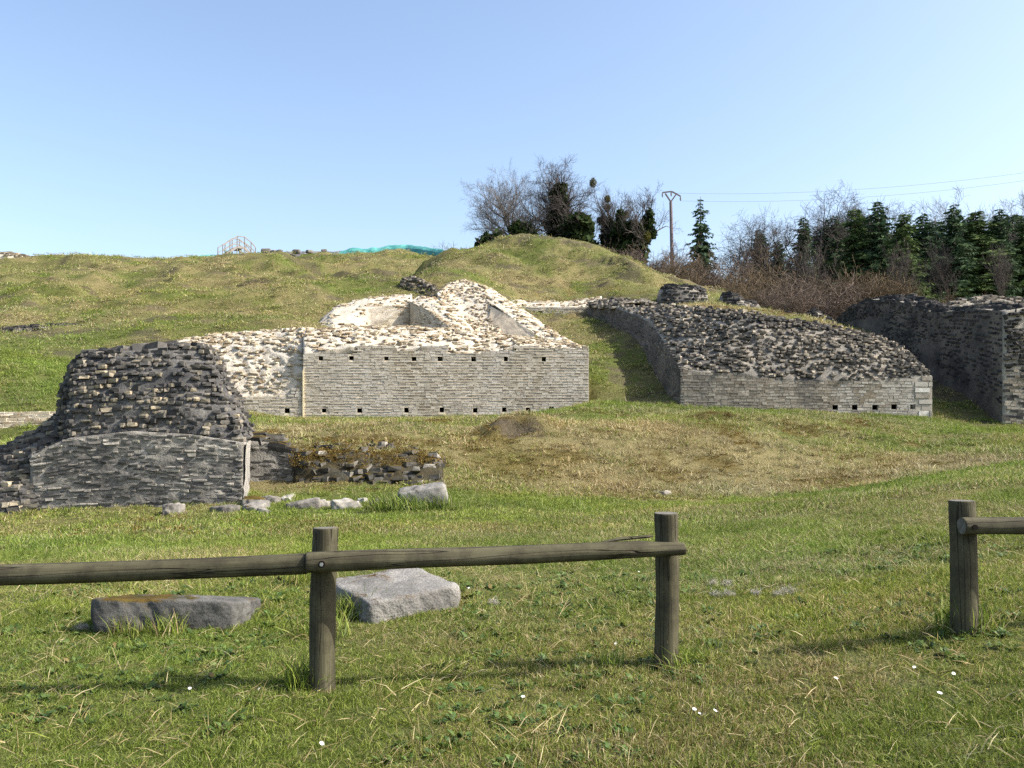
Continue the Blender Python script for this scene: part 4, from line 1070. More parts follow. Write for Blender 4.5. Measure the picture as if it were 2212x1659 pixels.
lump('stone_slab', (c[0], c[1], gz1(c[0], c[1])), (0.78, 0.74, 0.24), M['block'], 37, 0.62, (0.07, -0.05), 0.93, 0.03, 4.0, 34,
     'rounded grey stone slab tilted to the front in the grass right of the middle post', 'stone block', sink=0.2)
c = at(917, 1086, 15.3)
lump('boulder', (c[0], c[1], gz1(c[0], c[1])), (0.86, 0.6, 0.42), M['block'], 41, 0.1, (0.1, -0.16), 0.7, 0.06, 3.0, 22,
     'big grey boulder leaning at the right end of the mossy wall', 'rock', sink=0.12)
ROCKS = [(375, 1112, 15.2, (0.46, 0.3, 0.26), 'rock', 'squarish grey rock alone in the grass in front of the black pier'),
         (487, 1113, 15.2, (0.46, 0.36, 0.18), 'rock', 'flat dark rock tilted beside the pier corner, leftmost of the rubble'),
         (548, 1084, 15.9, (0.42, 0.34, 0.24), 'mossy', 'mossy brown rock heaped against the pier corner'),
         (585, 1080, 16.2, (0.30, 0.3, 0.2), 'rock', 'pale lumpy rock just right of the mossy brown one'),
         (556, 1103, 15.4, (0.48, 0.3, 0.20), 'rock', 'grey bedded rock in front of the mossy brown one'),
         (622, 1078, 16.4, (0.26, 0.22, 0.14), 'white_rock', 'small pale flat stone at the foot of the dark recess'),
         (655, 1098, 15.6, (0.62, 0.36, 0.20), 'rock', 'low sunken rock half overgrown with grass below the mossy wall'),
         (700, 1089, 15.9, (0.34, 0.28, 0.16), 'rock', 'small brownish rock left of the pointed one'),
         (748, 1101, 15.4, (0.50, 0.32, 0.24), 'white_rock', 'pale pointed rock with lit right face below the mossy wall'),
         (784, 1083, 16.0, (0.17, 0.15, 0.13), 'white_rock', 'small white stone right of the pointed rock'),
         (820, 1096, 15.6, (0.34, 0.3, 0.16), 'rock', 'low dark rock tucked left of the big boulder'),
         (570, 1112, 15.0, (0.22, 0.16, 0.10), 'rock', 'tiny grey rock lowest in the rubble heap by the pier'),
         (1437, 1054, 17.9, (0.22, 0.16, 0.12), 'white_rock', 'white stone at the foot of the grassy bank'),
         (1419, 1050, 18.1, (0.13, 0.12, 0.10), 'white_rock', 'small white stone left of the other one under the bank'),
         (624, 962, 19.6, (0.34, 0.3, 0.22), 'white_rock', 'pale rock resting on top of the dark recess wall'),
         (1020, 899, 31.4, (0.55, 0.3, 0.22), 'face_rock', 'pale broken stone at the base of the front wall')]
M['face_rock'] = M['white_rock']
for i, (px, py, Y, d, mt, lab) in enumerate(ROCKS):
    c = at(px, py, Y)
    lump('rock', (c[0], c[1], gz1(c[0], c[1])), d, M[mt], 60 + i, random.uniform(0, 3), (random.uniform(-.15, .15), random.uniform(-.2, .2)), 0.72, 0.22 * d[2], 2.6 / d[0], 14,
         lab, 'rock', 'loose rocks by the ruins', sink=0.42)

# ------------------------------------------------------------------ wooden stile on the skyline
t = NT('pale_timber'); t.base(t.ramp(t.noise(t.pos(), 9, 3), [(0.3, (0.20, 0.18, 0.16)), (0.7, (0.34, 0.31, 0.285))])); M['timber'] = t.m
sY = 75.0
sb = at(478, 560, sY); sb[2] = gz1(sb[0], sb[1]) - 0.05
base_z = at(468, 559, sY)[2]
st = thing('wooden_stile', (sb[0], sb[1], base_z), 'pale wooden stair stile with handrails standing on the skyline', 'stairs')
ad = np.array([0.80, 0.60, 0]); wd = np.array([0.60, -0.80, 0])
for side, off in ((0, 0.0), (1, 1.30)):
    o0 = np.array([sb[0], sb[1], base_z]) + wd * off - np.array([0.3, 0, 0])
    prof = [(0.0, 0.0), (0.62, 0.45), (1.25, 0.95), (1.9, 0.95), (2.5, 0.55), (2.9, 0.15)]
    pp = [o0 + ad * a + np.array([0, 0, z]) for a, z in prof]
    for i, q in enumerate(pp):
        mb = MB(); mb.bar(q + [0, 0, -0.3 - (0.6 if i in (2, 3) else 0)], q + [0, 0, 0.98], 0.07, 0.07, up=(1, 0, 0)); mb.build('post', M['timber'], st)
    for hgt, th in ((1.0, 0.08), (0.52, 0.06)):
        for a, b in zip(pp[:-1], pp[1:]):
            mb = MB(); mb.bar(a + [0, 0, hgt], b + [0, 0, hgt], 0.06, th); mb.build('handrail', M['timber'], st)
    for a, b in ((pp[0], pp[2]), (pp[2], pp[3]), (pp[3], pp[5])):
        mb = MB(); mb.bar(a + [0, 0, 0.03], b + [0, 0, 0.03], 0.06, 0.2); mb.build('stringer', M['timber'], st)
c0 = np.array([sb[0], sb[1], base_z]) + wd * 0.65 - np.array([0.3, 0, 0])
for k in range(6):
    q = c0 + ad * (0.12 + k * 0.21) + np.array([0, 0, 0.10 + k * 0.165]); mb = MB(); mb.box(q, ad * 0.26, wd * 1.2, [0, 0, 0.05]); mb.build('tread', M['timber'], st)
q = c0 + ad * 1.57 + np.array([0, 0, 0.98]); mb = MB(); mb.box(q, ad * 0.66, wd * 1.2, [0, 0, 0.05]); mb.build('landing', M['timber'], st)

# ------------------------------------------------------------------ sheeting and stones along the skyline
def tarp(label, pts, mat, seed, wid=1.6, lift=0.25):
    q = [at(*p) for p in pts]
    n = 40; m = 8
    s = np.linspace(0, len(q) - 1, n); q = np.array(q)
    ctr = np.stack([np.interp(s, np.arange(len(q)), q[:, k]) for k in range(3)], 1)
    ctr[:, 2] = np.maximum(ctr[:, 2], gz(ctr[:, 0], ctr[:, 1]) + lift * 0.6)
    V = []
    for i in range(n):
        for j in range(m):
            b = j / (m - 1)
            x, y = ctr[i, 0], ctr[i, 1] - wid / 2 + b * wid
            prof = math.sin(b * math.pi) ** 0.6
            z = ctr[i, 2] - lift + lift * prof * (0.9 + 0.2 * float(vnoise(i * 0.25, j * 0.5, seed))) + 0.06 * float(vnoise(i * 1.1, j * 1.3, seed + 1))
            V.append((x, y, z - 0.35 * (1 - prof)))
    Fc = [(i * m + j, (i + 1) * m + j, (i + 1) * m + j + 1, i * m + j + 1) for i in range(n - 1) for j in range(m - 1)]
    o = obj('ground_sheet', V, Fc, mat, None, False)
    mod = o.modifiers.new('thick', 'SOLIDIFY'); mod.thickness = 0.02
    return tag(o, label, 'sheeting', 'sheeting along the skyline')
t = NT('teal_sheet'); t.base(t.ramp(t.noise(t.pos(), 1.5, 3), [(0.3, (0.03, 0.16, 0.15)), (0.7, (0.12, 0.36, 0.33))])); t.b.inputs["Roughness"].default_value = 0.5; M['teal'] = t.m
t = NT('grey_sheet'); t.base(t.ramp(t.noise(t.pos(), 2.5, 4), [(0.3, (0.06, 0.06, 0.07)), (0.7, (0.22, 0.22, 0.23))])); M['greysheet'] = t.m
tarp('pale teal sheet lying on the skyline left of the wooden stile', [(430, 553, 75), (452, 551, 75.5), (476, 552, 76)], M['teal'], 1, 1.2, 0.3)
tarp('teal sheet lying on the skyline right of the wooden stile', [(518, 553, 76), (545, 547, 77), (575, 546, 77)], M['teal'], 2, 1.2, 0.4)
tarp('dark grey sheet and rubble lying along the skyline', [(570, 547, 77), (620, 544, 77), (680, 544, 77.5), (740, 543, 78)], M['greysheet'], 3, 1.4, 0.4)
tarp('long teal sheet over the ridge left of the mound', [(735, 544, 77), (790, 540, 77), (840, 531, 77.5), (880, 529, 77.5), (915, 533, 76), (957, 539, 74)], M['teal'], 4, 1.8, 0.7)
for i, (px, w_) in enumerate([(575, .9), (592, .5), (605, .6), (640, .7), (668, .6), (700, .7)]):
    c = at(px, 547, 76.3)
    lump('rock', (c[0], c[1], max(c[2], gz1(c[0], c[1])) + 0.05), (w_, 0.5, 0.55 * w_), M['rock'], 90 + i, i, (0, 0), 0.6, 0.05, 2, 8, ['largest grey rock at the left end of the dark skyline sheet', 'second grey rock from the left on the skyline sheet', 'third grey rock from the left on the skyline sheet', 'grey rock in the middle of the dark skyline sheet', 'second grey rock from the right on the skyline sheet', 'rightmost grey rock on the dark skyline sheet'][i], 'rock', 'rocks on the skyline sheet')

# ------------------------------------------------------------------ power pole and cables
t = NT('pole_steel'); t.base((0.20, 0.165, 0.17)); M['pole'] = t.m
t = NT('cable'); t.base((0.22, 0.22, 0.23)); M['cable'] = t.m
PY = 92.0
pt = at(1449, 436, PY)
gzp = gz1(at(1452, 560, PY)[0], PY)
pole = thing('power_pole', (pt[0], PY, gzp), 'slim rusty-brown power pole with Y-shaped head rising from the thicket', 'utility pole')
mb = MB(); mb.tube([(pt[0] + 0.15, PY, gzp), tuple(pt)], [0.23, 0.16], 8); mb.build('mast', M['pole'], pole)
hl, hm, hr = at(1431, 416, PY), at(1447, 414, PY), at(1470, 424, PY)
for q in (at(1437, 418, PY), at(1461, 419, PY)):
    mb = MB(); mb.bar(pt, q, 0.14, 0.14, up=(0, 1, 0)); mb.build('strut', M['pole'], pole)
for a, b in ((hl, hm), (hm, at(1452, 414, PY)), (at(1452, 414, PY), hr)):
    mb = MB(); mb.bar(a, b, 0.13, 0.13, up=(0, 1, 0)); mb.build('crossarm', M['pole'], pole)
for q in (hl, hr, at(1450, 414, PY)):
    mb = MB(); mb.tube([q, q - [0, 0, 0.25], q - [0, 0, 0.5]], [0.05, 0.10, 0.06], 6); mb.build('insulator', M['cable'], pole)
def cable(a, b, sag, label):
    s = np.linspace(0, 1, 40)[:, None]
    P = a + (b - a) * s; P[:, 2] -= sag * 4 * (s * (1 - s))[:, 0]
    mb = MB(); mb.tube(P, 0.011, 4); tag(mb.build('power_cable', M['cable']), label, 'cable', 'cables of the power line')
cable(at(1451, 417, PY) , at(2290, 362, 84), 0.9, 'upper overhead cable running right from the power pole')
cable(hr - [0, 0, 0.5], at(2290, 379, 84), 0.9, 'lower overhead cable running right from the power pole')

# ------------------------------------------------------------------ trees
def bark(name, a, b):
    t = NT(name); t.base(t.ramp(t.noise(t.pos(), 3.0, 4), [(0.3, a), (0.7, b)])); return t.m
M['bark'] = bark('grey_brown_bark', (0.055, 0.047, 0.042), (0.12, 0.10, 0.09))
M['bark_pale'] = bark('pale_bark', (0.10, 0.088, 0.08), (0.19, 0.17, 0.155))
M['twig_red'] = bark('red_brown_twigs', (0.10, 0.076, 0.060), (0.20, 0.155, 0.125))
M['twig_brown'] = bark('brown_twigs', (0.085, 0.062, 0.038), (0.16, 0.12, 0.075))
def leaf_mat(name, stops, trans=0.3):
    t = NT(name)
    c = t.ramp(t.rnd(), stops)
    c = t.mix(1.0, c, t.ramp(t.noise(t.pos(), 0.7, 3), [(0.3, 0.6), (0.7, 1.35)]), 'MULTIPLY')
    t.base(c)
    tr = t.node("ShaderNodeBsdfTranslucent"); t.L(c, tr.inputs[0])
    mx = t.node("ShaderNodeMixShader"); mx.inputs[0].default_value = trans
    t.L(t.b.outputs[0], mx.inputs[1]); t.L(tr.outputs[0], mx.inputs[2]); t.L(mx.outputs[0], t.n["Material Output"].inputs[0])
    return t.m
M['ivy'] = leaf_mat('ivy_leaves', [(0.0, (0.012, 0.022, 0.008)), (0.6, (0.03, 0.05, 0.015)), (1.0, (0.065, 0.09, 0.03))])
M['needles'] = leaf_mat('conifer_needles', [(0.0, (0.020, 0.038, 0.018)), (0.6, (0.040, 0.072, 0.034)), (1.0, (0.075, 0.12, 0.05))], 0.15)
M['needles2'] = leaf_mat('yellow_green_needles', [(0.0, (0.028, 0.048, 0.016)), (0.6, (0.055, 0.088, 0.028)), (1.0, (0.105, 0.145, 0.042))], 0.15)
M['mistletoe'] = leaf_mat('mistletoe', [(0.0, (0.05, 0.055, 0.012)), (1.0, (0.15, 0.14, 0.04))])

def tubes(paths, k):
    """many tapered twigs in one mesh: paths is a list of (points, radii) of equal length"""
    P = np.array([p for p, _ in paths]); R = np.array([r for _, r in paths])
    N, n, _ = P.shape
    T = np.gradient(P, axis=1); T /= np.linalg.norm(T, axis=2, keepdims=True) + 1e-9
    ref = np.where(np.abs(T[..., 2:3]) < 0.9, np.array([0, 0, 1.0]), np.array([1.0, 0, 0]))
    a = np.cross(T, ref); a /= np.linalg.norm(a, axis=2, keepdims=True) + 1e-9
    b = np.cross(T, a)
    th = np.arange(k) * 2 * math.pi / k
    V = P[:, :, None, :] + R[:, :, None, None] * (np.cos(th)[None, None, :, None] * a[:, :, None, :] + np.sin(th)[None, None, :, None] * b[:, :, None, :])
    ix = np.arange(N * n * k).reshape(N, n, k)
    Fc = np.stack([ix[:, :-1, :], np.roll(ix, -1, 2)[:, :-1, :], np.roll(ix, -1, 2)[:, 1:, :], ix[:, 1:, :]], -1).reshape(-1, 4)
    return V.reshape(-1, 3), Fc
def grow(seed, H, stems=1, spread=0.55, levels=4, kids=(7, 7, 6, 5), lean=(0, 0), up=0.25, fan=0.25, r0=None, first=0.3, wig=0.10):
    r = np.random.default_rng(seed)
    out = [[] for _ in range(levels + 1)]
    def branch(p, d, L, rad, lev):
        n = 6 if lev < 2 else 4
        pts = [p]; q = p.copy(); dd = d.copy()
        for i in range(n - 1):
            dd = dd + r.normal(0, wig * (1.0 + 0.5 * lev), 3) + np.array([0, 0, up * 0.25])
            dd /= np.linalg.norm(dd); q = q + dd * L / (n - 1); pts.append(q)
        end = 0.35 if lev < levels else 0.3
        out[lev].append((np.array(pts), np.linspace(rad, max(rad * end, 0.007), n)))
        if lev == levels: return
        for i in range(kids[lev] if lev < len(kids) else 4):
            f = first + (1 - first) * (i + r.random()) / kids[lev] if lev == 0 else 0.2 + 0.8 * (i + r.random()) / kids[lev]
            k = min(int(f * (n - 1)), n - 2); w = f * (n - 1) - k
            bp = pts[k] * (1 - w) + pts[k + 1] * w
            bd = pts[k + 1] - pts[k]; bd /= np.linalg.norm(bd)
            side = r.normal(0, 1, 3); side -= bd * np.dot(side, bd); side /= np.linalg.norm(side)
            sp = spread * r.uniform(0.7, 1.3)
            nd = bd * (1 - 0.35 * sp) + side * sp + np.array([0, 0, up]); nd /= np.linalg.norm(nd)
            branch(bp, nd, L * r.uniform(0.42, 0.66) * (1.15 - 0.45 * f if lev == 0 else 1.0), max(rad * (1 - 0.5 * f) * (0.68 if lev == 0 else 0.58), 0.010), lev + 1)
    for i in range(stems):
        a = r.uniform(0, 6.28); f = fan if stems > 1 else 0.03
        d = np.array([lean[0] + f * math.cos(a), lean[1] + f * math.sin(a), 1.0]); d /= np.linalg.norm(d)
        branch(np.array([0.25 * math.cos(a) * (stems > 1), 0.25 * math.sin(a) * (stems > 1), -0.3]), d, H * r.uniform(0.52, 0.66), r0 or H * 0.018, 0)
    return out
def leaves(C_, rad, n, size, seed, flat=1.0, stretch=1.0):
    """n small leaf faces scattered round the points C_"""
    r = np.random.default_rng(seed)
    C_ = np.asarray(C_, float); rad = np.broadcast_to(np.asarray(rad, float), (len(C_),))
    k = r.integers(len(C_), size=n)
    dv = r.normal(0, 1, (n, 3)); dv /= np.linalg.norm(dv, axis=1)[:, None]
    p = C_[k] + dv * (rad[k] * r.random(n) ** 0.4)[:, None] * np.array([1, 1, flat])
    a = r.normal(0, 1, (n, 3)); a /= np.linalg.norm(a, axis=1)[:, None]
    b = np.cross(a, r.normal(0, 1, (n, 3))); b /= np.linalg.norm(b, axis=1)[:, None]
    s = (size * r.uniform(0.6, 1.4, n))[:, None]
    V = np.stack([p - a * s * stretch, p + b * s * 0.5, p + a * s * stretch, p - b * s * 0.5], 1).reshape(-1, 3)
    return V, np.arange(4 * n).reshape(n, 4)
def cat_mesh(lst):
    V = []; Fc = []; n = 0
    for v, f in lst:
        V.append(v); Fc.append(f + n); n += len(v)
    return np.concatenate(V), np.concatenate(Fc)
class TreeKind:
    def __init__(s, seed, H, wood='bark', ivy=0, ivy_h=0.55, ivy_r=0.9, mist=0, **kw):
        lv = grow(seed, H, **kw)
        s.parts = []
        tr = [tubes(lv[0], 7)]
        if len(lv) > 1 and lv[1]: tr.append(tubes(lv[1], 5))
        s.parts.append(('trunk', raw_mesh('trunk', *cat_mesh(tr), M[wood], True)))
        tw = [tubes(l, 3) for l in lv[2:] if l]
        if tw: s.parts.append(('crown', raw_mesh('crown', *cat_mesh(tw), M[wood])))
        r = np.random.default_rng(seed + 1)
        if ivy:
            pts = []; rad = []
            for P, R in lv[0]:
                for q in np.linspace(0.02, ivy_h / 0.6, 14):
                    if q > 1: break
                    i = min(int(q * 5), 4); w = q * 5 - i
                    pts.append(P[i] * (1 - w) + P[i + 1] * w + r.normal(0, 0.25, 3)); rad.append(ivy_r * (1.15 - 0.75 * q) * r.uniform(0.6, 1.3))
            for P, R in lv[1]:
                if P[0][2] < H * ivy_h * 0.9 and r.random() < 0.75:
                    for q in (0.1, 0.3, 0.55): 
                        i = int(q * 5); pts.append(P[i]); rad.append(ivy_r * 0.5 * r.uniform(0.5, 1.2))
            s.parts.append(('ivy', raw_mesh('ivy', *leaves(pts, rad, ivy, 0.30, seed + 2), M['ivy'])))
        if mist:
            tips = [P[-1] for P, R in lv[2] if P[-1][2] > H * 0.3]
            for i in range(mist):
                c = tips[int(r.integers(len(tips)))]
                s.parts.append(('mistletoe', raw_mesh('mistletoe', *leaves([c], [r.uniform(0.35, 0.75)], 500, 0.11, seed + 5 + i), M['mistletoe'])))
    def place(s, name, x, y, z, label, scale=1.0, rotz=0.0, group=None, cat='tree', sz=None):
        t = thing(name, (x, y, z), label, cat, group)
        t.scale = (scale, scale, sz or scale); t.rotation_euler = (0, 0, rotz)
        for nm, me in s.parts:
            o = bpy.data.objects.new(nm, me); COL.objects.link(o); o.parent = t
        return t
def conifer(seed, H, R, mat, dens=1.0, gap=0.0, droop=0.35, wood='bark', taper=0.85):
    r = np.random.default_rng(seed)
    k = TreeKind.__new__(TreeKind); k.parts = []
    mb = MB(); mb.tube([(0, 0, -0.5), (0, 0, H * 0.5), (0, 0, H)], [H * 0.018, H * 0.011, 0.02], 6)
    k.parts.append(('trunk', raw_mesh('trunk', np.concatenate(mb.V), mb.F, M[wood], True)))
    V = []; Fc = []; n = 0
    lev = int(H / 0.42 * dens)
    br = []
    for i in range(lev):
        f = i / lev; z = H * (0.06 + 0.94 * f)
        L = R * (1 - f) ** taper * r.uniform(0.55, 1.2) + 0.15
        nb = int(5 + 4 * (1 - f))
        a0 = r.uniform(0, 6.28)
        for j in range(nb):
            if r.random() < gap: continue
            a = a0 + j * 6.283 / nb + r.normal(0, 0.2); Lb = L * r.uniform(0.45, 1.25)
            d = np.array([math.cos(a), math.sin(a), 0])
            m = max(4, int(Lb / 0.10))
            tt = (np.arange(m) + r.random(m)) / m
            p = np.array([0, 0, z]) + d * (tt * Lb)[:, None] + np.array([0, 0, 1.0]) * (-droop * Lb * tt + 0.35 * droop * Lb * tt ** 3 + r.normal(0, 0.05, m))[:, None]
            br.append((np.array([[0, 0, z], p[m // 2] * 1.0, p[-1]]), np.array([0.03, 0.02, 0.008])))
            for sgn in (-1, 1):
                q = d * 0.5 + sgn * np.array([-d[1], d[0], 0]) * 0.8 + np.array([0, 0, -0.35]); q = q / np.linalg.norm(q) + r.normal(0, 0.25, (m, 3))
                s_ = (0.62 * (1 - 0.45 * tt) * (0.45 + 0.55 * min(1, Lb)))[:, None] * r.uniform(0.7, 1.3, (m, 1))
                up_ = np.cross(q, d) * 0.17 + r.normal(0, 0.06, (m, 3))
                V.append(np.stack([p, p + (q * 0.5 + up_) * s_, p + q * s_, p + (q * 0.5 - up_) * s_], 1).reshape(-1, 3))
    V = np.concatenate(V)
    k.parts.append(('crown', raw_mesh('crown', V, np.arange(len(V)).reshape(-1, 4), M[mat])))
    k.parts.append(('branches', raw_mesh('branches', *tubes(br, 3), M[wood])))
    return k
def bush(seed, H, R, wood, n=60):
    """a leafless thicket: many stems fanning from the ground, twigs on every stem"""
    r = np.random.default_rng(seed)
    a_ = []; b_ = []; c_ = []
    for i in range(n):
        a = r.uniform(0, 6.28); q = R * 0.45 * math.sqrt(r.random())
        p = np.array([q * math.cos(a), q * math.sin(a), -0.2])
        d = np.array([math.cos(a) * r.uniform(0.1, 0.6), math.sin(a) * r.uniform(0.1, 0.6), 1.0]); d /= np.linalg.norm(d)
        L = H * r.uniform(0.55, 1.0) * (1 - 0.3 * q / R)
        P = [p]
        for k in range(5):
            d = d + r.normal(0, 0.10, 3); d /= np.linalg.norm(d); P.append(P[-1] + d * L / 5)
        P = np.array(P); a_.append((P, np.linspace(0.035, 0.012, 6)))
        for k in range(16):
            f = r.uniform(0.15, 1.0); i0 = min(int(f * 5), 4)
            s = r.normal(0, 1, 3); s[2] = abs(s[2]) * 0.9 + 0.2; s /= np.linalg.norm(s)
            l = L * r.uniform(0.12, 0.34); p0 = P[i0] + (P[i0 + 1] - P[i0]) * (f * 5 - i0)
            Q = np.array([p0, p0 + s * l * 0.5 + r.normal(0, 0.05, 3), p0 + s * l + np.array([0, 0, 0.1 * l])]); b_.append((Q, np.array([0.016, 0.012, 0.007])))
            for m in range(4):
                s2 = s + r.normal(0, 0.7, 3); s2 /= np.linalg.norm(s2); st_ = Q[1] + (Q[2] - Q[1]) * r.random(); l2 = l * r.uniform(0.25, 0.6)
                c_.append((np.array([st_, st_ + s2 * l2]), np.array([0.010, 0.006])))
    k = TreeKind.__new__(TreeKind)
    k.parts = [('stems', raw_mesh('stems', *tubes(a_, 4), M[wood])), ('twigs', raw_mesh('twigs', *cat_mesh([tubes(b_, 3), tubes(c_, 3)]), M[wood]))]
    return k
def put(kind, name, px, ptop, Y, H, label, group, cat='tree', rotz=0.0, sink=0.0, wide=1.0):
    """set a tree so that its top reaches the pixel row; its foot is the ground there"""
    P = at(px, ptop, Y); z = gz1(P[0], Y) - sink
    H = max(v.co.z for nm, me in kind.parts if nm in ('crown', 'twigs') for v in me.vertices) if not hasattr(kind, 'top') else kind.top
    kind.top = H
    s = (P[2] - z) / H
    return kind.place(name, P[0], Y, z, label, s * wide, rotz, group, cat, sz=s)
T1 = TreeKind(1, 15, 'bark_pale', 0, stems=4, spread=0.66, wig=0.06, kids=(8, 6, 6, 7), fan=0.36, lean=(-0.16, 0), up=0.10, levels=4, r0=0.20, first=0.25)
T2 = TreeKind(2, 18, 'bark', 15000, 0.62, 1.5, stems=2, spread=0.78, wig=0.07, kids=(10, 7, 6, 7), fan=0.12, up=0.10, levels=4, r0=0.34, first=0.25)
T3 = TreeKind(3, 14, 'bark', 8000, 0.55, 1.2, 3, stems=2, spread=0.70, wig=0.07, kids=(8, 6, 6, 5), fan=0.22, up=0.12, levels=4, r0=0.28, first=0.3)
T4 = TreeKind(4, 13, 'bark', 8000, 0.55, 1.25, 7, stems=2, spread=0.72, wig=0.07, kids=(8, 6, 6, 5), fan=0.26, lean=(0.12, 0), up=0.10, levels=4, r0=0.28, first=0.3)
T5 = TreeKind(5, 15, 'bark', 5000, 0.5, 1.3, 0, stems=2, spread=0.75, kids=(9, 8, 7, 5), fan=0.22, up=0.10, levels=4, r0=0.24, first=0.35, wig=0.14)
T3B = TreeKind(33, 12, 'bark', 0, stems=2, spread=0.5, wig=0.08, kids=(7, 6, 5, 4), fan=0.2, up=0.2, levels=4, r0=0.08, first=0.2)
G = 'bare trees on the hill behind the mound'
put(T1, 'bare_tree', 1140, 345, 84, 15, 'pale leafless tree leaning left, leftmost of the clump behind the mound', G, sink=1)
put(T2, 'ivy_clad_tree', 1208, 320, 86, 18, 'tallest leafless tree of the clump, trunk wrapped in dark ivy', G, sink=1, wide=1.05)
put(T3, 'mistletoe_tree', 1305, 372, 86, 14, 'leafless tree with one big mistletoe ball right of the tallest tree', G, sink=1, wide=0.8)
put(T4, 'mistletoe_tree', 1352, 396, 84, 13, 'leafless tree hung with several mistletoe balls, rightmost of the clump', G, sink=1, wide=0.8)
IV = TreeKind(9, 5, 'bark', 3600, 0.75, 1.2, stems=2, spread=0.6, kids=(6, 5, 4, 3), fan=0.3, levels=3)
put(IV, 'ivy_bush', 1072, 470, 80, 5, 'small dark ivy-covered bush at the left foot of the leaning tree', G, 'bush')
put(IV, 'ivy_bush', 1130, 445, 84, 5, 'broad dark ivy thicket under the leaning tree', G, 'bush', 1.2, wide=0.9)
put(IV, 'ivy_bush', 1235, 430, 82, 5, 'dark ivy thicket at the foot of the tallest tree', G, 'bush', 2.4, wide=1.2)
put(IV, 'ivy_bush', 1345, 440, 84, 5, 'upright dark ivy mass between the two mistletoe trees', G, 'bush', 3.1)
C1 = conifer(11, 12, 3.0, 'needles', 1.0, 0.25, 0.45)
C2 = conifer(12, 14, 3.0, 'needles', 1.25, 0.16, 0.30, taper=0.62)
C3 = conifer(13, 14, 3.2, 'needles2', 1.25, 0.16, 0.22, taper=0.55)
C4 = conifer(14, 14, 3.0, 'needles', 1.2, 0.25, 0.15, taper=0.5)
put(C1, 'spruce_tree', 1513, 430, 92, 12, 'lone dark spruce with open drooping branches right of the power pole', None)
GR = 'trees of the wood on the right'
put(T5, 'bare_tree', 1655, 442, 86, 15, 'wide-crowned leafless tree at the left end of the wood', GR, sink=2)
put(T5, 'bare_tree', 1800, 402, 92, 15, 'tall leafless tree rising above the first conifers of the wood', GR, rotz=2.0, sink=2)
put(T2, 'bare_tree', 1890, 404, 96, 18, 'leafless tree with fine crown behind the middle conifers', GR, rotz=1.0, sink=2)
put(T1, 'bare_tree', 2030, 412, 98, 15, 'upright leafless tree behind the gap in the right conifers', GR, rotz=2.6, sink=2)
put(T1, 'bare_tree', 2130, 405, 98, 15, 'leafless tree with many upright limbs behind the rightmost conifers', GR, rotz=4.0, sink=2)
put(T5, 'bare_tree', 2235, 430, 95, 15, 'leafless tree cut by the right edge of the picture', GR, rotz=4.0, sink=2)
CON = [(1735, 462, 84, C4, 'dark ivy-black conifer, leftmost of the conifer row', 1.3), (1790, 452, 86, C4, 'second conifer from the left of the row', 1.2), (1850, 452, 84, C3, 'third conifer from the left, slightly yellowish', 1.25), (1905, 446, 82, C2, 'fourth and densest conifer of the row', 1.4),
       (1955, 475, 80, C3, 'low yellowish conifer right of the densest one', 1.5), (2000, 462, 84, C4, 'slim conifer near the middle of the right wood', 1.1), (2057, 450, 82, C2, 'tall dark conifer with spiky top right of the slim one', 1.3),
       (2110, 468, 80, C3, 'broad yellow-green conifer near the right edge', 1.5), (2160, 448, 84, C2, 'tall conifer second from the right edge', 1.3), (2215, 470, 82, C3, 'conifer cut by the right edge of the picture', 1.4), (1690, 500, 88, C2, 'low dark conifer under the wide-crowned bare tree', 1.5),
       (1640, 510, 90, C4, 'small dark conifer at the left end under the bare crown', 1.3),
       (1765, 480, 92, C4, 'conifer standing behind the gap of the first two conifers', 1.6), (1825, 470, 93, C2, 'conifer in the back row behind the third one', 1.5), (1880, 470, 92, C4, 'conifer in the back row behind the densest one', 1.6), (1935, 485, 92, C3, 'conifer in the back row above the low yellowish one', 1.6),
       (1980, 490, 90, C4, 'ragged conifer in the back row left of the slim one', 1.7), (2030, 480, 92, C4, 'ragged conifer in the back row right of the slim one', 1.7), (2085, 470, 92, C4, 'ragged conifer in the back row behind the broad one', 1.6), (2138, 475, 91, C4, 'ragged conifer in the back row near the right edge', 1.6), (2190, 470, 92, C4, 'rightmost ragged conifer of the back row', 1.6)]
for i, (px, pt_, Y, k, lab, wd_) in enumerate(CON):
    put(k, 'conifer', px + random.uniform(-10, 10), pt_ + random.uniform(-14, 22), Y + random.uniform(-3, 3), 14 , lab, GR, 'tree', i * 1.7, wide=wd_ * random.uniform(0.75, 1.15))
for px_, pt_, Y_, lab in [(1745, 500, 74, 'thin grey leafless tree in front of the first conifers'), (1960, 505, 72, 'thin grey leafless tree in front of the low yellowish conifer'), (2035, 500, 74, 'thin grey leafless tree in front of the slim conifer'), (2150, 515, 70, 'thin grey leafless tree in front of the broad yellow-green conifer')]:
    put(T3B, 'bare_tree', px_, pt_, Y_, 14, lab, GR, rotz=px_ * 0.01, wide=0.75)
K1 = bush(21, 5, 2.6, 'twig_red'); K2 = bush(22, 5, 2.8, 'twig_brown'); K3 = bush(23, 5, 2.2, 'twig_brown', 40)
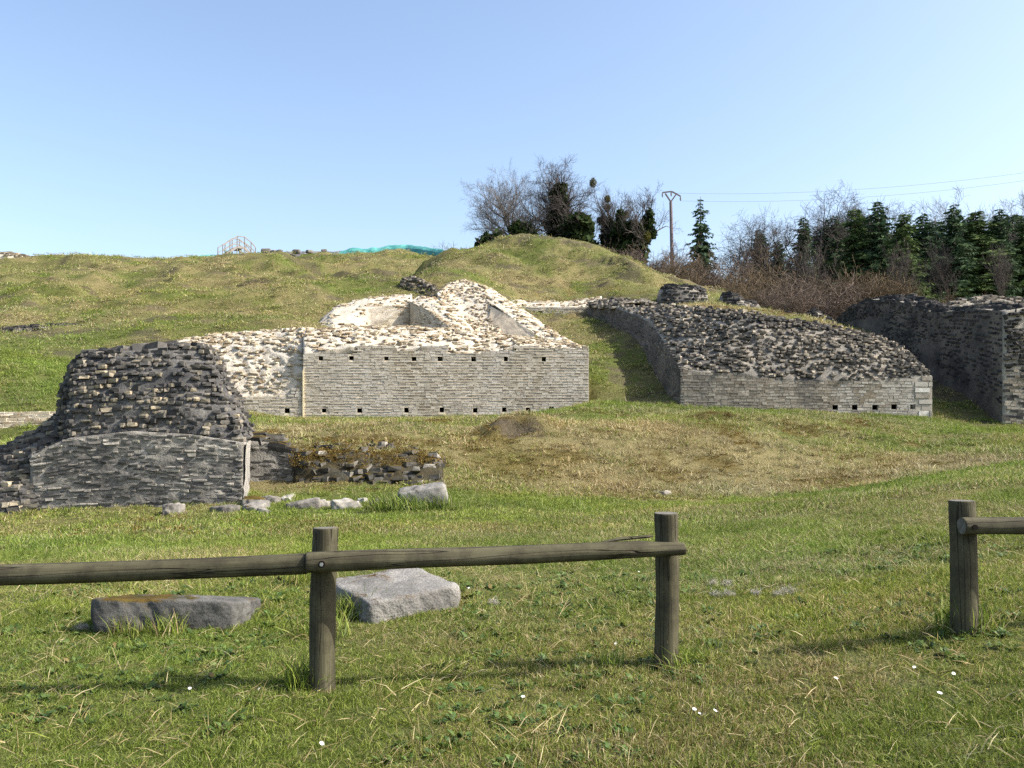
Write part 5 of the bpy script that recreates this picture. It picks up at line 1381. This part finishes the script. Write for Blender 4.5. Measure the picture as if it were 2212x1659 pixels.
SH = [(1330, 520, 70, K1, 'low reddish thicket beside the mound under the mistletoe tree'), (1400, 512, 72, K1, 'reddish thicket behind the right shoulder of the mound'), (1450, 525, 66, K2, 'brown thicket round the foot of the power pole'),
      (1490, 528, 70, K1, 'reddish thicket between the pole and the lone spruce'), (1535, 520, 74, K1, 'reddish thicket in front of the lone spruce'), (1570, 560, 64, K2, 'brown thicket right of the lone spruce'),
      (1610, 530, 72, K3, 'tall thin grey-brown scrub left of the wood'), (1650, 560, 62, K2, 'brown thicket under the wide-crowned bare tree'), (1690, 550, 66, K3, 'loose scrub left of the red-tipped thicket'), (1730, 560, 60, K1, 'red-tipped thicket in front of the first conifers'),
      (1775, 570, 58, K1, 'dense reddish thicket behind the long low wall'), (1820, 556, 62, K2, 'large brown thicket in front of the conifers'), (1870, 560, 60, K2, 'broad brown thicket above the far right wall'), (1905, 570, 60, K2, 'brown thicket at the right end of the scrub'),
      (1940, 600, 62, K3, 'low scrub under the yellowish conifer'), (2030, 620, 60, K3, 'low scrub behind the dip of the far right wall'), (2120, 620, 62, K3, 'low scrub behind the rear right wall'), (985, 514, 82, K3, 'faint bare bush on the skyline left of the mound'),
      (1600, 590, 58, K2, 'low brown thicket behind the stepped wall stub'), (1690, 600, 56, K1, 'low reddish thicket just behind the long low wall')]
for i, (px, pt_, Y, k, lab) in enumerate(SH):
    put(k, 'bare_bush', px, pt_, Y, 5, lab, 'bare thickets between the ruins and the wood', 'bush', i * 2.1, wide=1.15)
# ------------------------------------------------------------------ grass
def grass_mat(name, green, straw, trans=0.35):
    t = NT(name)
    at_ = t.node("ShaderNodeAttribute", attribute_type='INSTANCER', attribute_name='dry')
    sh = t.node("ShaderNodeAttribute", attribute_type='INSTANCER', attribute_name='tint')
    oi = t.node("ShaderNodeObjectInfo").outputs["Random"]
    gi = t.node("ShaderNodeNewGeometry").outputs["Random Per Island"]
    r1 = t.math('FRACT', t.math('ADD', t.math('MULTIPLY', gi, 7.31), oi))
    r2 = t.math('FRACT', t.math('ADD', t.math('MULTIPLY', gi, 13.7), t.math('MULTIPLY', oi, 3.3)))
    isdry = t.math('LESS_THAN', r1, at_.outputs["Fac"])
    c = t.mix(isdry, t.ramp(r2, green), t.ramp(r2, straw))
    c = t.mix(1.0, c, sh.outputs["Color"], 'MULTIPLY')
    t.base(c)
    t.b.inputs["Roughness"].default_value = 0.6
    t.b.inputs["Specular IOR Level"].default_value = 0.3
    tr = t.node("ShaderNodeBsdfTranslucent"); t.L(c, tr.inputs[0])
    mx = t.node("ShaderNodeMixShader"); mx.inputs[0].default_value = trans
    t.L(t.b.outputs[0], mx.inputs[1]); t.L(tr.outputs[0], mx.inputs[2]); t.L(mx.outputs[0], t.n["Material Output"].inputs[0])
    return t.m
GREEN = [(0.0, (0.062, 0.095, 0.010)), (0.5, (0.155, 0.215, 0.028)), (0.85, (0.26, 0.31, 0.055)), (1.0, (0.34, 0.37, 0.12))]
STRAW = [(0.0, (0.16, 0.122, 0.046)), (0.5, (0.33, 0.27, 0.122)), (1.0, (0.56, 0.48, 0.285))]
M['grass'] = grass_mat('grass_blades', GREEN, STRAW)
M['weed'] = grass_mat('weed_leaves', [(0.0, (0.03, 0.06, 0.012)), (0.6, (0.065, 0.115, 0.022)), (1.0, (0.12, 0.18, 0.045))], [(0.0, (0.12, 0.09, 0.03)), (1.0, (0.26, 0.2, 0.08))], 0.25)
M['mossblade'] = grass_mat('moss_tufts', [(0.0, (0.07, 0.05, 0.008)), (0.6, (0.13, 0.09, 0.014)), (1.0, (0.20, 0.16, 0.03))], [(0.0, (0.10, 0.055, 0.010)), (1.0, (0.22, 0.13, 0.03))], 0.2)
def tuft(seed, n, rad, h, w, lean=0.6, flat=0.25, mat='grass'):
    r = np.random.default_rng(seed)
    V = []; Fc = []
    for i in range(n):
        a = r.uniform(0, 6.283); q = rad * math.sqrt(r.random())
        p = np.array([q * math.cos(a), q * math.sin(a), -0.006])
        hh = r.uniform(*h); ww = r.uniform(*w)
        b = r.uniform(0, 6.283); ln = abs(r.normal(0, lean))
        if r.random() < flat: ln = r.uniform(1.2, 3.0)
        d = np.array([math.cos(b) * ln, math.sin(b) * ln, 1.0]); d /= np.linalg.norm(d)
        s = np.cross(d, [r.normal(), r.normal(), 0.3]); s /= np.linalg.norm(s)
        dn = d + np.array([math.cos(b), math.sin(b), -0.5]) * r.uniform(0.1, 0.6); dn /= np.linalg.norm(dn)
        m = p + d * hh * 0.55; e = m + dn * hh * 0.5
        e[2] = max(e[2], 0.004)
        k = len(V)
        V += [p - s * ww * 0.5, p + s * ww * 0.5, m - s * ww * 0.42, m + s * ww * 0.42, e]
        Fc += [(k, k + 1, k + 3), (k, k + 3, k + 2), (k + 2, k + 3, k + 4)]
    me = raw_mesh('tuft', V, np.array(Fc), M[mat])
    return bpy.data.objects.new('tuft', me)
def rosette(seed, n, h, w, mat='weed'):
    r = np.random.default_rng(seed); V = []; Fc = []
    for i in range(n):
        a = r.uniform(0, 6.283); L = r.uniform(*h); ww = r.uniform(*w); q = r.uniform(0, 0.03)
        d = np.array([math.cos(a), math.sin(a), r.uniform(0.15, 0.9)]); d /= np.linalg.norm(d); s = np.array([-math.sin(a), math.cos(a), r.normal(0, .2)])
        p = np.array([q * math.cos(a * 3), q * math.sin(a * 3), 0.0]); k = len(V)
        V += [p, p + d * L * 0.55 + s * ww, p + d * L * 0.55 - s * ww, p + d * L + [0, 0, -0.2 * L]]
        Fc += [(k, k + 1, k + 2), (k + 1, k + 3, k + 2)]
    return bpy.data.objects.new('rosette', raw_mesh('rosette', V, np.array(Fc), M[mat]))
def scatter(name, xy, protos, scl, dry, tint, seed, label, zoff=0.0, tilt=0.15, zs=None):
    n = len(xy); r = np.random.default_rng(seed)
    z = gz(xy[:, 0], xy[:, 1]) + zoff if zs is None else zs
    me = bpy.data.meshes.new(name)
    me.vertices.add(n); me.vertices.foreach_set("co", np.column_stack([xy, z]).astype(np.float32).ravel())
    rot = np.column_stack([r.normal(0, tilt, n), r.normal(0, tilt, n), r.uniform(0, 6.283, n)])
    def attr(nm, ty, a, f):
        q = me.attributes.new(nm, ty, 'POINT'); q.data.foreach_set(f, np.asarray(a, np.float32).ravel())
    attr('rot', 'FLOAT_VECTOR', rot, 'vector'); attr('scl', 'FLOAT', scl, 'value'); attr('dry', 'FLOAT', dry, 'value')
    attr('tint', 'FLOAT_COLOR', np.column_stack([tint, np.ones(n)]), 'color')
    q = me.attributes.new('kind', 'INT', 'POINT'); q.data.foreach_set('value', r.integers(len(protos), size=n).astype(np.int32))
    me.update()
    o = link(name, me); tag(o, label, 'grass', kind='stuff')
    ng = bpy.data.node_groups.new(name + '_scatter', 'GeometryNodeTree')
    ng.interface.new_socket('Geometry', in_out='INPUT', socket_type='NodeSocketGeometry'); ng.interface.new_socket('Geometry', in_out='OUTPUT', socket_type='NodeSocketGeometry')
    N = ng.nodes; gi = N.new('NodeGroupInput'); go = N.new('NodeGroupOutput')
    iop = N.new('GeometryNodeInstanceOnPoints'); ng.links.new(gi.outputs[0], iop.inputs['Points'])
    jn = N.new('GeometryNodeJoinGeometry')
    for p in protos[::-1]:
        oi = N.new('GeometryNodeObjectInfo'); oi.inputs['Object'].default_value = p; oi.inputs['As Instance'].default_value = True
        ng.links.new(oi.outputs['Geometry'], jn.inputs[0])
    ng.links.new(jn.outputs[0], iop.inputs['Instance'])
    iop.inputs['Pick Instance'].default_value = True
    def na(nm, ty):
        a = N.new('GeometryNodeInputNamedAttribute'); a.data_type = ty; a.inputs[0].default_value = nm
        return a.outputs[0]
    ng.links.new(na('kind', 'INT'), iop.inputs['Instance Index'])
    ng.links.new(na('rot', 'FLOAT_VECTOR'), iop.inputs['Rotation'])
    ng.links.new(na('scl', 'FLOAT'), iop.inputs['Scale'])
    ng.links.new(iop.outputs[0], go.inputs[0])
    md = o.modifiers.new('scatter', 'NODES'); md.node_group = ng
    return o
def spread_pts(y0, y1, per_m2, seed, extra=1.5):
    r = np.random.default_rng(seed)
    area = 0.64 * 2 * 0.5 * (y1 ** 2 - y0 ** 2) + 2 * extra * (y1 - y0)
    n = int(area * per_m2)
    y = np.sqrt(r.random(n * 2) * (y1 ** 2 - y0 ** 2) + y0 ** 2)
    x = r.uniform(-1, 1, n * 2) * (0.64 * y + extra)
    return np.column_stack([x, y])[:n]
def tint_of(xy, seed, amp=0.35):
    v = 1 + amp * 2 * (fbm(xy[:, 0] * 0.7, xy[:, 1] * 0.7, seed, 3) - 0.5); g = fbm(xy[:, 0] * 0.4, xy[:, 1] * 0.4, seed + 9, 3) - 0.5
    return np.column_stack([v * (1 + 0.25 * g), v, v * (1 - 0.2 * g)])
def blocked(xy):
    """no grass inside the masonry, on the slabs or under the boulder"""
    x, y = xy[:, 0], xy[:, 1]; b = np.zeros(len(x), bool)
    for x0, x1, y0, y1 in [(-10.2, -4.95, 16.05, 18.4), (-6.0, -1.45, 17.8, 18.75), (-2.88, -1.86, 5.93, 6.6), (-1.32, -0.52, 6.4, 7.1), (6.3, 15.6, 31.9, 35.2), (-14.5, 3.0, 33.0, 34.2), (-3.6, 1.2, 35.2, 43.2), (-9, -4.2, 36.6, 40.5)]:
        b |= (x > x0) & (x < x1) & (y > y0) & (y < y1)
    return b
def layer(name, y0, y1, dens, protos, seed, sc, label, drybias=0.0, keep=None, **kw):
    xy = spread_pts(y0, y1, dens, seed)
    d, m, b = zones(xy[:, 0], xy[:, 1])
    r = np.random.default_rng(seed + 1)
    ok = ~blocked(xy) & (r.random(len(xy)) > 0.75 * m) & (r.random(len(xy)) > 0.7 * b)
    lush = fbm(xy[:, 0] * 0.9, xy[:, 1] * 0.9, seed + 2, 3)
    ok &= r.random(len(xy)) < 0.45 + 1.1 * lush
    if keep is not None: ok &= keep(xy)
    xy = xy[ok]; lush = lush[ok]
    s = r.uniform(*sc, len(xy)) * (0.65 + 0.7 * lush)
    return scatter(name, xy, protos, s, np.clip(d[ok] + drybias, 0, 0.97), tint_of(xy, seed + 3), seed + 4, label, **kw)
near = [tuft(300 + i, 30, 0.06, (0.02, 0.052), (0.0022, 0.0042), 0.8, 0.38) for i in range(6)]
mid = [tuft(320 + i, 34, 0.12, (0.03, 0.075), (0.005, 0.009), 0.7, 0.35) for i in range(4)]
bankp = [tuft(340 + i, 44, 0.20, (0.06, 0.16), (0.008, 0.014), 0.9, 0.3) for i in range(4)]
hillp = [tuft(360 + i, 44, 0.42, (0.06, 0.19), (0.018, 0.034), 0.9, 0.25) for i in range(4)]
layer('grass', 2.6, 6.5, 620, near, 400, (0.7, 1.25), 'short mixed green and straw turf in the foreground')
layer('grass', 6.5, 11, 240, near, 410, (0.9, 1.5), 'short mixed turf in the middle of the field')
layer('grass', 11, 18.5, 80, mid, 420, (0.8, 1.3), 'mown turf in front of the ruins')
onbank = lambda xy: ~((xy[:, 1] < 18.9) & (xy[:, 0] > -6) & (xy[:, 0] < -1.5))
layer('grass', 17.6, 32.2, 26, bankp, 430, (0.7, 1.2), 'tufted dry grass on the bank below the walls', keep=onbank)
layer('grass', 32.2, 52, 11, hillp, 440, (0.45, 0.9), 'rough grass on the slopes behind the walls')
layer('grass', 52, 82, 3.0, hillp, 450, (0.6, 1.2), 'rough grass on the upper hill')
# long straws lying about, broad-leaved weeds, tall clumps, moss
straws = [tuft(380 + i, 9, 0.10, (0.06, 0.15), (0.0025, 0.0045), 1.6, 0.7) for i in range(5)]
xy = spread_pts(2.6, 9, 55, 460); d, m, b = zones(xy[:, 0], xy[:, 1]); xy = xy[~blocked(xy)]
scatter('dry_straw', xy, straws, np.random.default_rng(3).uniform(0.6, 1.2, len(xy)), np.full(len(xy), 0.93), tint_of(xy, 461, 0.2), 462, 'pale dead straws lying in the foreground turf')
weeds = [rosette(390 + i, 16, (0.03, 0.075), (0.008, 0.016)) for i in range(4)]
xy = spread_pts(2.6, 8, 60, 470); f = fbm(xy[:, 0] * 1.1, xy[:, 1] * 1.1, 471, 3); xy = xy[(f > 0.52) & ~blocked(xy)]
scatter('weeds', xy, weeds, np.random.default_rng(4).uniform(0.5, 1.15, len(xy)), np.full(len(xy), 0.06), tint_of(xy, 472), 473, 'dark green broad-leaved weeds among the foreground turf')
tall = [tuft(395 + i, 46, 0.10, (0.10, 0.24), (0.005, 0.009), 0.45, 0.08) for i in range(3)]
r_ = np.random.default_rng(5); pts = []
for px, py, Y, n, sx, sy in [(862, 1102, 15.0, 26, 0.30, 0.15), (770, 1318, 6.35, 14, 0.14, 0.08), (545, 1072, 16.6, 22, 0.25, 0.2), (660, 1250, 7.4, 5, 0.1, 0.1), (940, 1093, 15.1, 10, 0.25, 0.1), (690, 1080, 16.6, 12, 0.5, 0.3), (380, 1364, 5.80, 9, 0.40, 0.03),
                          (700, 904, 31.2, 20, 2.0, 0.2), (1000, 905, 31.4, 14, 2.5, 0.2), (1700, 890, 31.0, 20, 4, 0.2), (200, 1102, 15.8, 9, 1.8, 0.08), (1080, 1085, 15.5, 16, 0.8, 0.35), (670, 1490, 4.75, 6, 0.12, 0.06), (1440, 1436, 5.0, 6, 0.12, 0.06), (2090, 1370, 4.75, 6, 0.12, 0.06),  (700, 930, 23.5, 6, .8, .8)]:
    c = at(px, py, Y)
    pts.append(np.column_stack([c[0] + r_.normal(0, sx, n), c[1] + r_.normal(0, sy, n)]))
xy = np.concatenate(pts)
scatter('tall_grass', xy, tall, r_.uniform(0.6, 1.3, len(xy)) * np.where((xy[:, 1] > 12) & (xy[:, 0] < -1.2) & (xy[:, 0] > -2.6), 1.5, 0.9), np.full(len(xy), 0.14), tint_of(xy, 480), 481, 'taller green grass clumps beside stones, posts and wall feet')
mossp = [tuft(398 + i, 60, 0.13, (0.012, 0.035), (0.008, 0.016), 1.2, 0.4, 'mossblade') for i in range(3)]
xy = spread_pts(9, 40, 30, 490); d, m, b = zones(xy[:, 0], xy[:, 1]); xy = xy[(r_.random(len(xy)) < m * 1.1) & (m > 0.2) & ~blocked(xy)]
scatter('moss', xy, mossp, r_.uniform(0.7, 1.5, len(xy)), np.full(len(xy), 0.35), tint_of(xy, 491), 492, 'orange-brown moss cushions in the turf')

# moss and dry grass growing over the low wall by the pier
gw = Grid(MOSSROWS)
for nm_, n_, pr_, lo_, sc_, dr_, lab_ in (('wall_moss', 620, mossp, 0.35, (0.6, 1.3), 0.3, 'moss cushions growing over the low mossy wall'), ('wall_grass', 260, bankp, 0.62, (0.35, 0.75), 0.72, 'dry grass hanging over the top of the low mossy wall')):
    u_ = r_.random(n_) * gw.U; v_ = (lo_ + (1 - lo_) * r_.random(n_) ** 0.8) * gw.Vv
    k_ = fbm(u_ * 1.6, v_ * 1.6, 77, 3) > 0.42
    P_ = gw(u_[k_], v_[k_]) + gw.normal(u_[k_], v_[k_]) * 0.05
    scatter(nm_, P_[:, :2], pr_, r_.uniform(*sc_, len(P_)), np.full(len(P_), dr_), tint_of(P_[:, :2], 495), 496, lab_, tilt=0.5, zs=P_[:, 2])

# ------------------------------------------------------------------ daisies and tufts of wool
t = NT('daisy_petals'); t.base((0.80, 0.79, 0.78)); M['petal'] = t.m
t = NT('daisy_centre'); t.base((0.75, 0.50, 0.04)); M['yolk'] = t.m
t = NT('stalk'); t.base((0.08, 0.13, 0.03)); M['stalk'] = t.m
mp = MB()
for k in range(13):
    a = k * 6.283 / 13; d = np.array([math.cos(a), math.sin(a), 0.18]); s = np.array([-math.sin(a), math.cos(a), 0])
    mp.add([d * 0.003, d * 0.008 + s * 0.0022, d * 0.012 + s * 0.0016, d * 0.0128, d * 0.012 - s * 0.0016, d * 0.008 - s * 0.0022], [(0, 1, 2, 3, 4, 5)])
petm = raw_mesh('petals', np.concatenate(mp.V), mp.F, M['petal'])
mc = MB(); mc.tube([(0, 0, 0), (0, 0, 0.002), (0, 0, 0.0035)], [0.0035, 0.0035, 0.0018], 8); cenm = raw_mesh('centre', np.concatenate(mc.V), mc.F, M['yolk'])
ms = MB(); ms.tube([(0, 0.004, -0.07), (0, 0.002, -0.03), (0, 0, 0)], 0.001, 4); stm = raw_mesh('stalk', np.concatenate(ms.V), ms.F, M['stalk'])
DA = [(1066, 1489), (1130, 1505), (695, 1606), (410, 1487), (560, 1488), (689, 1492), (1500, 1532), (1511, 1541), (1520, 1544), (1975, 1441), (1806, 1465), (2030, 1497), (2132, 1489), (2150, 1475), (2172, 1482), (1960, 1500), (1178, 1576), (1545, 1535), (990, 1266), (1013, 1270), (570, 1490), (1990, 1510), (2060, 1455), (1330, 1390), (1380, 1235)]
for i, (px, py) in enumerate(DA):
    d = ray(px, py); lo, hi = 2.5, 12.0
    for _ in range(30):
        mY = (lo + hi) / 2; P = np.array([0, 0, CAMZ]) + d * mY / d[1]
        if P[2] > gz1(P[0], P[1]) + 0.055: lo = mY
        else: hi = mY
    o = thing('daisy', P, 'small white daisy open in the short foreground turf', 'flower', 'daisies in the turf')
    o.rotation_euler = (random.uniform(0.1, 0.8), random.uniform(-.5, .5), random.uniform(0, 6)); s = random.uniform(0.6, 0.95); o.scale = (s, s, s)
    for nm, me in (('petals', petm), ('centre', cenm), ('stalk', stm)):
        q = bpy.data.objects.new(nm, me); COL.objects.link(q); q.parent = o
t = NT('wool'); t.base((0.36, 0.33, 0.29)); M['wool'] = t.m
WO = [(1540, 1258, 'pale fluff of wool, far left of the row in the grass'), (1572, 1260, 'pale fluff of wool, upper second of the row'), (1546, 1282, 'small pale fluff of wool low at the left'), (1575, 1281, 'round pale fluff of wool below the upper second one'),
      (1632, 1279, 'double fluff of wool in the middle of the row'), (1704, 1277, 'largest brownish fluff of wool at the right end'), (1682, 1282, 'tiny fluff of wool beside the largest one'), (1066, 1301, 'small pale feather-like fluff in front of the right slab'), (175, 1355, 'greyish fluff of wool left of the long slab')]
for i, (px, py, lab) in enumerate(WO):
    d = ray(px, py); lo, hi = 2.5, 12.0
    for _ in range(30):
        mY = (lo + hi) / 2; P = np.array([0, 0, CAMZ]) + d * mY / d[1]
        if P[2] > gz1(P[0], P[1]) + 0.03: lo = mY
        else: hi = mY
    r = np.random.default_rng(600 + i); R = 0.05 if i == 5 else 0.035
    pa = []
    for k in range(90):
        a = r.normal(0, 1, 3); a /= np.linalg.norm(a); c = a * R * r.random() ** 0.5 * np.array([1.4, 1, 0.55]) ; dd = r.normal(0, 1, 3); dd /= np.linalg.norm(dd)
        e = c + dd * R * 0.5; f_ = e + (dd + r.normal(0, .8, 3)) * R * 0.4
        pa.append((np.array([c, e, f_]), np.array([0.0009, 0.0009, 0.0006])))
    V, Fc = tubes(pa, 3)
    o = obj('wool_tuft', V, Fc, M['wool']); o.location = P; tag(o, lab, 'wool', 'fluffs of wool in the grass')
